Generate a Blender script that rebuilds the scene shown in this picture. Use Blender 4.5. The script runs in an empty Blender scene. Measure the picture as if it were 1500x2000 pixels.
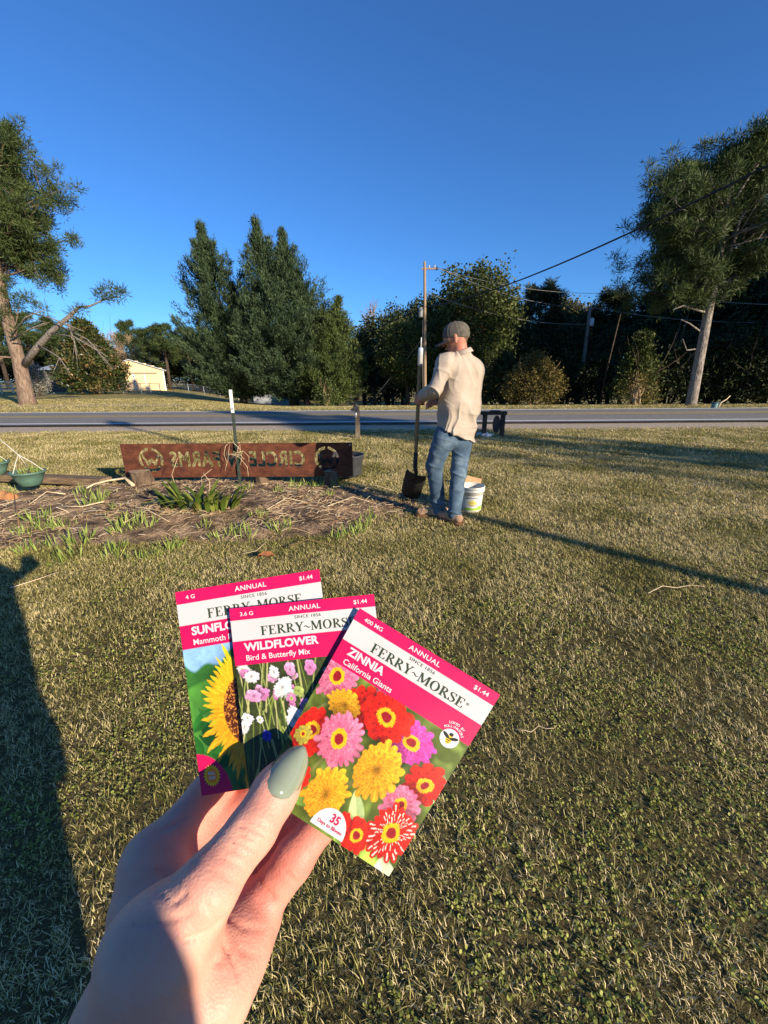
import bpy, bmesh, math, random
import numpy as np
from mathutils import Vector, Matrix
random.seed(7)
RNG = np.random.default_rng(11)
SC = bpy.context.scene
COL = SC.collection
# ------------------------------------------------------------------ camera
CAM_H = 1.3; FPX = 800.0; PITCH = math.radians(18.0); ROLL = math.radians(0.38)
cam_d = bpy.data.cameras.new('camera'); cam = bpy.data.objects.new('camera', cam_d); COL.objects.link(cam)
cam_d.sensor_fit = 'VERTICAL'; cam_d.sensor_height = 36.0; cam_d.lens = FPX / 2000.0 * 36.0
cam_d.clip_start = 0.02; cam_d.clip_end = 3000
cam.location = (0, 0, CAM_H)
cam.matrix_world = Matrix.Translation((0, 0, CAM_H)) @ Matrix.Rotation(math.pi/2 - PITCH, 4, 'X') @ Matrix.Rotation(-ROLL, 4, 'Z')
SC.camera = cam
SC.render.resolution_x = 768; SC.render.resolution_y = 1024
# ------------------------------------------------------------------ world, sun, exposure
SUN_AZ = 45.0; SUN_EL = 17.0          # azimuth from straight behind the camera towards its right
az, el = math.radians(SUN_AZ), math.radians(SUN_EL)
SUND = np.array([math.sin(az)*math.cos(el), -math.cos(az)*math.cos(el), math.sin(el)])
W = bpy.data.worlds.new('World'); SC.world = W; W.use_nodes = True
nt = W.node_tree; nt.nodes.clear()
sky = nt.nodes.new('ShaderNodeTexSky'); sky.sky_type = 'NISHITA'; sky.sun_disc = False
sky.sun_elevation = el
sky.sun_rotation = math.atan2(SUND[0], SUND[1])
sky.altitude = 100; sky.air_density = 1.0; sky.dust_density = 0.1; sky.ozone_density = 9.5
bgn = nt.nodes.new('ShaderNodeBackground'); bgn.inputs['Strength'].default_value = 0.118
wout = nt.nodes.new('ShaderNodeOutputWorld')
nt.links.new(sky.outputs[0], bgn.inputs[0]); nt.links.new(bgn.outputs[0], wout.inputs[0])
sun_d = bpy.data.lights.new('sun', 'SUN'); sun_d.energy = 5.0; sun_d.angle = math.radians(0.55); sun_d.color = (1.0, 0.87, 0.70)
sun = bpy.data.objects.new('sun', sun_d); COL.objects.link(sun)
sun.rotation_euler = Vector(SUND).to_track_quat('Z', 'Y').to_euler()
SC.view_settings.view_transform = 'Standard'; SC.view_settings.look = 'None'
SC.view_settings.exposure = 0.68; SC.view_settings.gamma = 1.0; SC.view_settings.use_curve_mapping = False
SC.render.engine = 'CYCLES'
SC.cycles.use_denoising = True
SC.cycles.max_bounces = 6; SC.cycles.diffuse_bounces = 3; SC.cycles.transmission_bounces = 3; SC.cycles.transparent_max_bounces = 6
# ------------------------------------------------------------------ where things stand (metres; camera at 0,0,1.3 looking along +Y)
_fw = np.array([0, math.cos(PITCH), -math.sin(PITCH)]); _u0 = np.array([0, math.sin(PITCH), math.cos(PITCH)])
_rt = np.array([1., 0, 0])*math.cos(ROLL) + _u0*math.sin(ROLL); _up = -np.array([1., 0, 0])*math.sin(ROLL) + _u0*math.cos(ROLL)
_C = np.array([0, 0, CAM_H])
def ray(x, y): return _fw + _rt*((x-750)/FPX) + _up*((1000-y)/FPX)
def G(x, y, z=0.0):
    d = ray(x, y); return _C + d*((z-CAM_H)/d[2])
def DP(x, y, d): return _C + ray(x, y)*d
def YP(x, y, Y):
    d = ray(x, y); return _C + d*(Y/d[1])
def sstep(a, b, x):
    t = np.clip((x-a)/(b-a), 0, 1); return t*t*(3-2*t)
def terrain(x, y):
    x = np.asarray(x, float); y = np.asarray(y, float)
    s = np.clip(y-20, 0, 45)
    return -0.055*s*sstep(-0.55, -0.2, x/np.maximum(y, 1.0))
# ------------------------------------------------------------------ helpers
def srgb(r, g, b):
    f = lambda c: (c/255/12.92) if c/255 <= 0.04045 else ((c/255+0.055)/1.055)**2.4
    return (f(r), f(g), f(b))
def tag(o, label=None, cat=None, group=None, kind=None):
    if label: o['label'] = label
    if cat: o['category'] = cat
    if group: o['group'] = group
    if kind: o['kind'] = kind
    return o
def empty(name, loc=(0, 0, 0), label=None, cat=None, group=None):
    o = bpy.data.objects.new(name, None); COL.objects.link(o); o.location = loc
    o.empty_display_size = 0.1
    return tag(o, label, cat, group)
def mesh_np(name, V, F, tint=None, col=None, smooth=False):
    """V (n,3), F (m,3|4) -> mesh data"""
    V = np.asarray(V, np.float32); F = np.asarray(F, np.int32)
    me = bpy.data.meshes.new(name)
    me.vertices.add(len(V)); me.vertices.foreach_set('co', V.ravel())
    k = F.shape[1]; me.loops.add(F.size); me.loops.foreach_set('vertex_index', F.ravel())
    me.polygons.add(len(F)); me.polygons.foreach_set('loop_start', np.arange(0, F.size, k, dtype=np.int32))
    me.polygons.foreach_set('loop_total', np.full(len(F), k, np.int32))
    if smooth: me.polygons.foreach_set('use_smooth', np.ones(len(F), bool))
    if tint is not None:
        a = me.attributes.new('tint', 'FLOAT', 'POINT'); a.data.foreach_set('value', np.asarray(tint, np.float32))
    if col is not None:
        a = me.attributes.new('print', 'FLOAT_COLOR', 'POINT')
        c = np.ones((len(V), 4), np.float32); c[:, :3] = col; a.data.foreach_set('color', c.ravel())
    me.update(calc_edges=True); me.validate()
    return me
def link(name, me, m, parent=None, loc=None):
    o = bpy.data.objects.new(name, me); COL.objects.link(o)
    if m is not None:
        me.materials.clear(); me.materials.append(m)
    if parent is not None:
        o.parent = parent
        o.matrix_parent_inverse = Matrix.Translation(-parent.location)
    if loc is not None: o.location = loc
    return o
class MB:
    """collects shapes into one mesh (world coordinates unless noted)"""
    def __init__(s): s.V = []; s.F = []; s.n = 0; s.sm = []
    def add(s, V, F, smooth=False):
        V = [tuple(v) for v in V]; s.V += V
        for f in F: s.F.append(tuple(i+s.n for i in f)); s.sm.append(smooth)
        s.n += len(V); return s
    def box(s, c, d, rz=0.0, M=None, bev=0.0):
        x, y, z = d[0]/2, d[1]/2, d[2]/2
        V = [(-x,-y,-z),(x,-y,-z),(x,y,-z),(-x,y,-z),(-x,-y,z),(x,-y,z),(x,y,z),(-x,y,z)]
        F = [(3,2,1,0),(4,5,6,7),(0,1,5,4),(1,2,6,5),(2,3,7,6),(3,0,4,7)]
        if M is None: M = Matrix.Rotation(rz, 3, 'Z')
        V = [tuple(np.array(c) + np.array(M @ Vector(v))) for v in V]
        return s.add(V, F)
    def tube(s, pts, rad, n=8, cap=True, smooth=True, sq=False):
        pts = [np.array(p, float) for p in pts]
        if not hasattr(rad, '__len__'): rad = [rad]*len(pts)
        V = []; F = []; ref = None
        for i, p in enumerate(pts):
            t = pts[min(i+1, len(pts)-1)] - pts[max(i-1, 0)]; t = t/max(np.linalg.norm(t), 1e-9)
            if ref is None:
                ref = np.array([0, 0, 1.]) if abs(t[2]) < 0.9 else np.array([1., 0, 0])
                if sq: ref = np.array([1., 0, 0]) if abs(t[0]) < 0.9 else np.array([0, 1., 0])
            a = ref - t*(ref@t); a /= np.linalg.norm(a); b = np.cross(t, a); ref = a
            for k in range(n):
                an = 2*math.pi*(k+(0.5 if sq else 0))/n
                V.append(p + rad[i]*(math.cos(an)*a + math.sin(an)*b))
        for i in range(len(pts)-1):
            for k in range(n):
                F.append((i*n+k, i*n+(k+1) % n, (i+1)*n+(k+1) % n, (i+1)*n+k))
        if cap:
            F.append(tuple(range(n-1, -1, -1))); F.append(tuple((len(pts)-1)*n+k for k in range(n)))
        return s.add(V, F, smooth)
    def lathe(s, c, prof, n=24, smooth=True):
        V = []; F = []
        for r, z in prof:
            for k in range(n):
                a = 2*math.pi*k/n; V.append((c[0]+r*math.cos(a), c[1]+r*math.sin(a), c[2]+z))
        for i in range(len(prof)-1):
            for k in range(n):
                F.append((i*n+k, i*n+(k+1) % n, (i+1)*n+(k+1) % n, (i+1)*n+k))
        return s.add(V, F, smooth)
    def build(s, name, m, parent=None):
        me = bpy.data.meshes.new(name); me.from_pydata(s.V, [], s.F)
        me.polygons.foreach_set('use_smooth', s.sm); me.update()
        return link(name, me, m, parent)
def thing_copy(root, loc, rz=0.0, sc=1.0, label=None, group=None, sz=None):
    r = root.copy(); COL.objects.link(r); r.location = loc; r.rotation_euler = (0, 0, rz)
    r.scale = (sc, sc, sz if sz else sc)
    if label: r['label'] = label
    if group: r['group'] = group
    for ch in root.children:
        c = ch.copy(); COL.objects.link(c); c.parent = r
        for g in ch.children:
            d = g.copy(); COL.objects.link(d); d.parent = c
    return r
# ---- value noise in numpy
def vnoise(P, seed=0):
    P = np.asarray(P, float); I = np.floor(P).astype(np.int64); f = P - I; f = f*f*(3-2*f)
    def h(i, j, k):
        n = (i*374761393 + j*668265263 + k*2147483647 + seed*1274126177) & 0xffffffff
        n = ((n ^ (n >> 13))*1274126177) & 0xffffffff
        n = (n ^ (n >> 16)) & 0xffff
        return n/65535.0
    r = 0
    for a in (0, 1):
        for b in (0, 1):
            for c in (0, 1):
                w = (f[..., 0] if a else 1-f[..., 0])*(f[..., 1] if b else 1-f[..., 1])*(f[..., 2] if c else 1-f[..., 2])
                r = r + w*h(I[..., 0]+a, I[..., 1]+b, I[..., 2]+c)
    return r
def fbm(P, seed=0, o=3):
    P = np.asarray(P, float)
    return sum(vnoise(P*2**k, seed+k)*0.5**k for k in range(o))/sum(0.5**k for k in range(o))
# ---- materials
def newmat(name):
    m = bpy.data.materials.new(name); m.use_nodes = True; t = m.node_tree
    b = t.nodes['Principled BSDF']; return m, t, b
def mat(name, c1, c2=None, scale=6.0, rough=0.8, bump=0.0, bscale=None, spec=0.3, metal=0.0, c3=None, stretch=None, detail=6, coord='Object', lo=0.35, hi=0.65, bdist=0.02):
    m, t, b = newmat(name)
    b.inputs['Roughness'].default_value = rough; b.inputs['Metallic'].default_value = metal
    b.inputs['Specular IOR Level'].default_value = spec
    if c2 is None and not bump:
        b.inputs['Base Color'].default_value = (*c1, 1); return m
    tc = t.nodes.new('ShaderNodeTexCoord'); mp = t.nodes.new('ShaderNodeMapping')
    t.links.new(tc.outputs[coord], mp.inputs[0])
    if stretch: mp.inputs['Scale'].default_value = stretch
    nz = t.nodes.new('ShaderNodeTexNoise'); nz.inputs['Scale'].default_value = scale; nz.inputs['Detail'].default_value = detail
    nz.inputs['Roughness'].default_value = 0.65
    t.links.new(mp.outputs[0], nz.inputs['Vector'])
    if c2 is not None:
        cr = t.nodes.new('ShaderNodeValToRGB'); e = cr.color_ramp.elements
        e[0].position = lo; e[0].color = (*c1, 1); e[1].position = hi; e[1].color = (*c2, 1)
        if c3 is not None:
            x = e.new((lo+hi)/2); x.color = (*c3, 1)
        t.links.new(nz.outputs['Fac'], cr.inputs[0]); t.links.new(cr.outputs[0], b.inputs['Base Color'])
    else: b.inputs['Base Color'].default_value = (*c1, 1)
    if bump:
        n2 = t.nodes.new('ShaderNodeTexNoise'); n2.inputs['Scale'].default_value = bscale or scale*4; n2.inputs['Detail'].default_value = 5
        t.links.new(mp.outputs[0], n2.inputs['Vector'])
        bp = t.nodes.new('ShaderNodeBump'); bp.inputs['Strength'].default_value = bump; bp.inputs['Distance'].default_value = bdist
        t.links.new(n2.outputs['Fac'], bp.inputs['Height']); t.links.new(bp.outputs[0], b.inputs['Normal'])
    return m
def leafmat(name, c1, c2, c3=None, trans=0.25, rough=0.6, rnd=False, patch=None):
    """foliage: the 'tint' attribute of each leaf picks its own green"""
    m, t, b = newmat(name)
    if rnd:
        at = t.nodes.new('ShaderNodeObjectInfo'); out = at.outputs['Random']
    else:
        at = t.nodes.new('ShaderNodeAttribute'); at.attribute_name = 'tint'; out = at.outputs['Fac']
    if patch:
        tc = t.nodes.new('ShaderNodeNewGeometry'); nz = t.nodes.new('ShaderNodeTexNoise'); nz.inputs['Scale'].default_value = patch; nz.inputs['Detail'].default_value = 3
        t.links.new(tc.outputs['Position'], nz.inputs['Vector'])
        ma = t.nodes.new('ShaderNodeMath'); ma.operation = 'MULTIPLY_ADD'; ma.inputs[1].default_value = 1.6; ma.inputs[2].default_value = -0.8
        t.links.new(nz.outputs['Fac'], ma.inputs[0])
        ad = t.nodes.new('ShaderNodeMath'); ad.operation = 'ADD'; t.links.new(out, ad.inputs[0]); t.links.new(ma.outputs[0], ad.inputs[1]); out = ad.outputs[0]
    cr = t.nodes.new('ShaderNodeValToRGB'); e = cr.color_ramp.elements
    e[0].position = 0.0; e[0].color = (*c1, 1); e[1].position = 1.0; e[1].color = (*(c3 or c2), 1)
    if c3 is not None: x = e.new(0.55); x.color = (*c2, 1)
    t.links.new(out, cr.inputs[0]); t.links.new(cr.outputs[0], b.inputs['Base Color'])
    b.inputs['Roughness'].default_value = rough; b.inputs['Specular IOR Level'].default_value = 0.25
    tr = t.nodes.new('ShaderNodeBsdfTranslucent'); t.links.new(cr.outputs[0], tr.inputs[0])
    mx = t.nodes.new('ShaderNodeMixShader'); mx.inputs[0].default_value = trans
    t.links.new(b.outputs[0], mx.inputs[1]); t.links.new(tr.outputs[0], mx.inputs[2])
    t.links.new(mx.outputs[0], t.nodes['Material Output'].inputs[0])
    return m
# ---- leaf blades
def unit(a): return a/np.maximum(np.linalg.norm(a, axis=-1, keepdims=True), 1e-9)
def blades(C, A, L, Wd, rng, wpos=0.45):
    n = len(C); A = unit(A); S = unit(np.cross(A, rng.normal(size=(n, 3))))
    L = np.broadcast_to(L, n)[:, None]; Wd = np.broadcast_to(Wd, n)[:, None]
    N = np.cross(A, S)
    V = np.stack([C, C+A*L*wpos+S*Wd*0.5+N*Wd*0.12, C+A*L, C+A*L*wpos-S*Wd*0.5+N*Wd*0.12], 1).reshape(-1, 3)
    F = np.arange(4*n).reshape(n, 4)
    return V, F
# ---- signed-distance modelling: round cones blended, meshed with surface nets
def sdf_mesh(prims, res, pad=0.02, post=None):
    """prims: dicts a,b,ra,rb,k,[flat=(axis,factor)],[op='sub'|'cut'(plane p,n)]"""
    lo = np.min([np.minimum(p['a']-p['ra'], p['b']-p['rb']) for p in prims if p.get('op', 'add') == 'add'], 0) - pad
    hi = np.max([np.maximum(p['a']+p['ra'], p['b']+p['rb']) for p in prims if p.get('op', 'add') == 'add'], 0) + pad
    n = np.ceil((hi-lo)/res).astype(int)+1
    f = np.full(n, 1.0, np.float32)
    ax = [lo[i]+res*np.arange(n[i]) for i in range(3)]
    for p in prims:
        if p.get('op') == 'cut':
            X, Y, Z = np.meshgrid(*ax, indexing='ij', sparse=True)
            d = (X-p['p'][0])*p['n'][0]+(Y-p['p'][1])*p['n'][1]+(Z-p['p'][2])*p['n'][2]
            if 'near' in p:   # only close to a point
                q = p['near']; m = ((X-q[0])**2+(Y-q[1])**2+(Z-q[2])**2) < p['rad']**2
                f = np.where(m, np.maximum(f, -d), f)
            else: f = np.maximum(f, -d)
            continue
        a, b, ra, rb, k = p['a'], p['b'], p['ra'], p['rb'], p.get('k', 0.01)
        m = max(ra, rb)*1.05+2*k+2*res
        i0 = np.maximum(np.floor((np.minimum(a, b)-m-lo)/res).astype(int), 0)
        i1 = np.minimum(np.ceil((np.maximum(a, b)+m-lo)/res).astype(int)+1, n)
        if np.any(i1 <= i0): continue
        sl = tuple(slice(i0[i], i1[i]) for i in range(3))
        X, Y, Z = np.meshgrid(*[ax[i][sl[i]] for i in range(3)], indexing='ij')
        P = np.stack([X, Y, Z], -1)
        ba = b-a; L2 = max(ba@ba, 1e-12)
        h = np.clip(((P-a)@ba)/L2, 0, 1)
        D = P-(a+h[..., None]*ba); fl = 1.0
        if 'flat' in p:
            axv, fc = p['flat']; axv = axv/np.linalg.norm(axv)
            D = D+axv*((D@axv)*(1/fc-1))[..., None]; fl = min(fc, 1.0)
        r = ra+(rb-ra)*h
        d = (np.linalg.norm(D, axis=-1)-r)*fl
        g = f[sl]
        if p.get('op', 'add') == 'sub':
            d = -d; hh = np.clip(0.5-0.5*(d-g)/k, 0, 1); f[sl] = d*(1-hh)+g*hh+k*hh*(1-hh)
        else:
            hh = np.clip(0.5+0.5*(g-d)/k, 0, 1); f[sl] = g*(1-hh)+d*hh-k*hh*(1-hh)
    # surface nets
    s = f < 0
    cnt = sum(s[i:n[0]-1+i, j:n[1]-1+j, k:n[2]-1+k].astype(np.int8) for i in (0, 1) for j in (0, 1) for k in (0, 1))
    act = np.argwhere((cnt > 0) & (cnt < 8))
    idx = np.full(tuple(n-1), -1, np.int32); idx[tuple(act.T)] = np.arange(len(act))
    acc = np.zeros((len(act), 3)); wsum = np.zeros(len(act))
    cs = [(i, j, k) for i in (0, 1) for j in (0, 1) for k in (0, 1)]
    val = {c: f[act[:, 0]+c[0], act[:, 1]+c[1], act[:, 2]+c[2]] for c in cs}
    for c in cs:
        for d in range(3):
            if c[d]: continue
            e = list(c); e[d] = 1; e = tuple(e)
            va, vb = val[c], val[e]; m = (va < 0) != (vb < 0)
            t = va[m]/(va[m]-vb[m]); q = np.array(c, float)[None].repeat(m.sum(), 0); q[:, d] += t
            acc[m] += q; wsum[m] += 1
    V = lo+res*(act+acc/wsum[:, None])
    Fs = []
    for d in range(3):
        sa = [slice(None)]*3; sb = [slice(None)]*3; sa[d] = slice(0, -1); sb[d] = slice(1, None)
        A_, B_ = s[tuple(sa)], s[tuple(sb)]
        e1, e2 = [(1, 2), (2, 0), (0, 1)][d]
        E = np.argwhere(A_ != B_); E = E[(E[:, e1] > 0) & (E[:, e2] > 0) & (E[:, e1] < n[e1]-1) & (E[:, e2] < n[e2]-1)]
        ins = A_[tuple(E.T)]
        def at(o1, o2):
            q = E.copy(); q[:, e1] -= o1; q[:, e2] -= o2; return idx[tuple(q.T)]
        Q = np.stack([at(1, 1), at(0, 1), at(0, 0), at(1, 0)], 1)
        Q[~ins] = Q[~ins][:, ::-1]
        Fs.append(Q)
    Fq = np.concatenate(Fs); Fq = Fq[(Fq >= 0).all(1)]
    return V, Fq
def vnormals(V, F):
    N = np.zeros_like(V); q = np.cross(V[F[:, 2]]-V[F[:, 0]], V[F[:, 3]]-V[F[:, 1]])
    for k in range(4): np.add.at(N, F[:, k], q)
    return unit(N)
def rc(a, b, ra, rb=None, k=0.01, flat=None, op='add'):
    d = dict(a=np.array(a, float), b=np.array(b, float), ra=ra, rb=ra if rb is None else rb, k=k, op=op)
    if flat: d['flat'] = (np.array(flat[0], float), flat[1])
    return d
# ---- text outlines from the built-in font
def text_geo(s, size=1.0, bold=0.0, spacing=1.0, shear=0.0):
    cu = bpy.data.curves.new('t', 'FONT'); cu.body = s; cu.size = size; cu.offset = bold; cu.space_character = spacing; cu.shear = shear
    cu.resolution_u = 4; cu.fill_mode = 'FRONT'
    o = bpy.data.objects.new('t', cu); COL.objects.link(o)
    dg = bpy.context.evaluated_depsgraph_get(); dg.update()
    me = o.evaluated_get(dg).to_mesh()
    V = np.array([v.co[:] for v in me.vertices]) if len(me.vertices) else np.zeros((0, 3)); F = [tuple(p.vertices) for p in me.polygons]
    o.evaluated_get(dg).to_mesh_clear(); bpy.data.objects.remove(o); bpy.data.curves.remove(cu)
    return V, F
# ================================================================== the setting
# ---- the flower bed's outline on the lawn (0 outside, 1 in the middle)
def bed_mask(x, y):
    x = np.asarray(x, float); y = np.asarray(y, float)
    q = ((x+2.2)/2.72)**2 + ((y-4.24-0.06*np.sin(x*2.1))/1.16)**2
    q = q + 0.55*(fbm(np.stack([x*1.9, y*2.3, 0*x], -1), 5, 4)-0.5)
    return np.clip(1-q, 0, 1)
def bed_z(x, y):
    m = bed_mask(x, y); x = np.asarray(x, float); y = np.asarray(y, float)
    return 0.085*sstep(0, 0.8, m) + m*0.05*(fbm(np.stack([x*5, y*5, 0*x], -1), 9)-0.5)*2
def gz(x, y):
    return float(terrain(x, y))
# ---- lawn sheet
xs = np.unique(np.concatenate([np.linspace(-1500, -80, 12), np.linspace(-80, 80, 65), np.linspace(80, 1500, 12)]))
ys = np.unique(np.concatenate([np.linspace(-400, -10, 8), np.linspace(-10, 20, 31), np.linspace(20, 90, 57), np.linspace(90, 2000, 14)]))
X, Y = np.meshgrid(xs, ys, indexing='ij'); Z = terrain(X, Y)
V = np.stack([X, Y, Z], -1).reshape(-1, 3); ny = len(ys)
I = (np.arange(len(xs)-1)[:, None]*ny + np.arange(ny-1)[None]).ravel()
F = np.stack([I, I+ny, I+ny+1, I+1], 1)
def lawn_material():
    m, t, b = newmat('lawn'); L = t.links.new
    g = t.nodes.new('ShaderNodeNewGeometry')
    def nz(s, d=5):
        n = t.nodes.new('ShaderNodeTexNoise'); n.inputs['Scale'].default_value = s; n.inputs['Detail'].default_value = d; n.inputs['Roughness'].default_value = 0.7
        L(g.outputs['Position'], n.inputs['Vector']); return n.outputs['Fac']
    def ramp(src, stops):
        r = t.nodes.new('ShaderNodeValToRGB'); e = r.color_ramp.elements
        e[0].position, e[0].color = stops[0][0], (*stops[0][1], 1); e[1].position, e[1].color = stops[-1][0], (*stops[-1][1], 1)
        for p, c in stops[1:-1]: x = e.new(p); x.color = (*c, 1)
        L(src, r.inputs[0]); return r.outputs[0]
    fine = ramp(nz(95, 4), [(0.3, (0.014, 0.010, 0.006)), (0.52, (0.05, 0.036, 0.018)), (0.75, (0.22, 0.165, 0.085))])
    big = ramp(nz(0.9, 4), [(0.3, (0.23, 0.215, 0.055)), (0.5, (0.42, 0.345, 0.12)), (0.72, (0.54, 0.415, 0.185))])
    mx = t.nodes.new('ShaderNodeMix'); mx.data_type = 'RGBA'; mx.blend_type = 'MIX'
    # far away the single blades melt together: the fine pattern gives way to the patches
    sep = t.nodes.new('ShaderNodeSeparateXYZ'); L(g.outputs['Position'], sep.inputs[0])
    mr = t.nodes.new('ShaderNodeMapRange'); mr.inputs['From Min'].default_value = 2.0; mr.inputs['From Max'].default_value = 11.0
    mr.inputs['To Min'].default_value = 0.2; mr.inputs['To Max'].default_value = 0.75
    L(sep.outputs[1], mr.inputs[0]); L(mr.outputs[0], mx.inputs[0]); L(fine, mx.inputs[6]); L(big, mx.inputs[7])
    L(mx.outputs[2], b.inputs['Base Color']); b.inputs['Roughness'].default_value = 0.95; b.inputs['Specular IOR Level'].default_value = 0.1
    bp = t.nodes.new('ShaderNodeBump'); bp.inputs['Strength'].default_value = 0.8; bp.inputs['Distance'].default_value = 0.03
    L(nz(60, 4), bp.inputs['Height']); L(bp.outputs[0], b.inputs['Normal'])
    return m
M_LAWN = lawn_material()
tag(link('ground', mesh_np('ground', V, F, smooth=True), M_LAWN), 'mown dormant lawn with olive and straw coloured patches', 'lawn', kind='structure')
# ---- road, lines, gravel shoulder
def strip(name, y0, y1, z, m, x0=-90, x1=90, nx=60, ny=3, jag=0.0, parent=None, crown=0.0):
    xx = np.linspace(x0, x1, nx*(6 if jag else 1)); yy = np.linspace(0, 1, ny+1)
    V = []
    for x in xx:
        j0 = jag*(vnoise(np.array([[x*1.3, 3.1, 0]]), 2)[0]-0.5)*2; j1 = jag*(vnoise(np.array([[x*1.1, 9.1, 0]]), 4)[0]-0.5)*2
        for q in yy:
            V.append((x, (y0+j0)*(1-q)+(y1+j1)*q, z+crown*4*q*(1-q)))
    k = ny+1; F = [(i*k+j, (i+1)*k+j, (i+1)*k+j+1, i*k+j+1) for i in range(len(xx)-1) for j in range(ny)]
    return link(name, mesh_np(name, np.array(V), np.array(F)), m, parent)
M_ASPH = mat('asphalt', (0.19, 0.178, 0.155), (0.285, 0.268, 0.238), scale=18, spec=0.08, rough=1.0, bump=0.5, bscale=120, coord='Object', bdist=0.01, stretch=(0.25, 1, 1))
M_GRAV = mat('gravel', (0.34, 0.26, 0.17), (0.60, 0.48, 0.34), scale=22, rough=0.95, bump=0.6, bscale=60, bdist=0.02)
M_WHITE = mat('road_white', (0.62, 0.61, 0.57), (0.78, 0.77, 0.73), scale=9, rough=0.7)
M_YEL = mat('road_yellow', (0.52, 0.36, 0.10), (0.62, 0.45, 0.16), scale=9, rough=0.7)
shoulder = tag(strip('gravel_shoulder', 10.7, 12.62, 0.006, M_GRAV, jag=0.16, ny=4), kind='structure')
road = tag(strip('road', 12.45, 17.75, 0.045, M_ASPH, ny=10, crown=0.03), kind='structure')
bm_ = MB(); bm_.box((0, 12.44, 0.02), (180, 0.05, 0.049)); bm_.box((0, 17.76, 0.02), (180, 0.05, 0.049))
bm_.build('road_edge', M_ASPH, road)
strip('edge_line', 12.66, 12.90, 0.0585, M_WHITE, ny=1, nx=40, parent=road)
strip('edge_line', 17.26, 17.54, 0.0605, M_WHITE, ny=1, nx=40, parent=road)
strip('centre_line', 14.78, 14.98, 0.0800, M_YEL, ny=1, nx=40, parent=road)
strip('centre_line', 15.22, 15.42, 0.0800, M_YEL, ny=1, nx=40, parent=road)
strip('edge_shade', 12.28, 12.52, 0.0500, mat('edge_shade_dark', (0.022, 0.021, 0.02), (0.045, 0.042, 0.038), scale=20, rough=.9), ny=1, nx=40, jag=.03, parent=road)  # dark-coloured strip painting in the shadow along the asphalt's near edge
# sandy driveway apron beyond the road on the left
strip('sandy_drive', 22.5, 23.9, -0.006+0.02, mat('sand', (0.34, 0.25, 0.15), (0.5, 0.40, 0.26), scale=4, rough=0.95), x0=-24, x1=-11, nx=14, jag=0.12, ny=2)
tag(bpy.data.objects['sandy_drive'], kind='structure')
# ---- flower bed mound
bx = np.linspace(-5.2, 0.9, 150); by = np.linspace(2.8, 5.7, 96)
BX, BY = np.meshgrid(bx, by, indexing='ij'); m_ = bed_mask(BX, BY)
BZ = np.where(m_ > 0.0, bed_z(BX, BY)+0.004, -0.03) + (m_ > 0.03)*0.034*(fbm(np.stack([BX*18, BY*22, BX*0], -1), 21)-0.5)
V = np.stack([BX, BY, BZ], -1).reshape(-1, 3); ny = len(by)
I = (np.arange(len(bx)-1)[:, None]*ny + np.arange(ny-1)[None]).ravel()
F = np.stack([I, I+ny, I+ny+1, I+1], 1)
M_SOIL = mat('soil', (0.05, 0.03, 0.018), (0.42, 0.28, 0.16), scale=7, rough=1.0, bump=0.9, bscale=45, c3=(0.21, 0.135, 0.075), bdist=0.03)
tag(link('flower_bed', mesh_np('flower_bed', V, F, smooth=True), M_SOIL), kind='structure')
# ================================================================== grass (nobody could count it)
M_GRASS = leafmat('grass_blade', (0.085, 0.09, 0.014), (0.44, 0.375, 0.11), (0.88, 0.70, 0.37), trans=0.15, rough=0.55, rnd=False, patch=1.4)
M_CLOV = leafmat('clover_leaf', (0.16, 0.19, 0.03), (0.46, 0.47, 0.11), trans=0.3, rough=0.55)
def tuft(seed, n, hmin, hmax, spread, w, lean=0.9, clover=0):
    r = np.random.default_rng(seed); Vs = []; Fs = []; Ts = []; k = 0
    for i in range(n):
        a = r.uniform(0, 6.283); d = np.array([math.cos(a), math.sin(a), 0]); p = np.array([*(r.normal(size=2)*spread), 0])
        h = r.uniform(hmin, hmax); le = r.uniform(0.25, lean)*h; s = np.array([-d[1], d[0], 0])*w*r.uniform(0.6, 1.2)*0.5
        m = p+d*le*0.35+np.array([0, 0, h*0.62]); t = p+d*le+np.array([0, 0, h*r.uniform(0.75, 1.0)])
        Vs += [p-s, p+s, m+s*0.85, m-s*0.85, t]; Fs += [(k, k+1, k+2), (k, k+2, k+3), (k+3, k+2, k+4)]
        Ts += [np.clip(r.normal(0.5, 0.32), 0, 1)]*5; k += 5
    nb = len(Fs)
    for i in range(clover):
        p = np.array([*(r.normal(size=2)*spread*1.2), r.uniform(hmin*0.5, hmax*0.75)]); R_ = r.uniform(0.0035, 0.0065)
        tl = r.normal(size=3)*0.35+np.array([0.25, -0.2, 1]); tl /= np.linalg.norm(tl)
        u_ = np.cross(tl, [0, 1, 0.2]); u_ /= np.linalg.norm(u_); v_ = np.cross(tl, u_)
        Vs += [p+R_*(math.cos(q)*u_+math.sin(q)*v_) for q in np.arange(6)*math.pi/3]
        Fs += [(k, k+1, k+2), (k, k+2, k+3), (k, k+3, k+4), (k, k+4, k+5)]; Ts += [r.uniform(0, 1)]*6; k += 6
    me = mesh_np('tuft', np.array(Vs), np.array(Fs), tint=Ts)
    me.materials.append(M_GRASS); me.materials.append(M_CLOV)
    mi = np.zeros(len(Fs), np.int32); mi[nb:] = 1; me.polygons.foreach_set('material_index', mi)
    return me
TUFTS = bpy.data.collections.new('grass_tufts')
tuft_specs = [(8, .016, .034, .011, .0032, 1.3, 0), (7, .014, .03, .013, .0030, 1.7, 0), (8, .012, .028, .012, .0034, 1.8, 0), (5, .012, .026, .013, .0026, 1.4, 3), (4, .01, .022, .014, .0028, 1.6, 5), (3, .03, .06, .008, .0022, 1.3, 0)]
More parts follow.
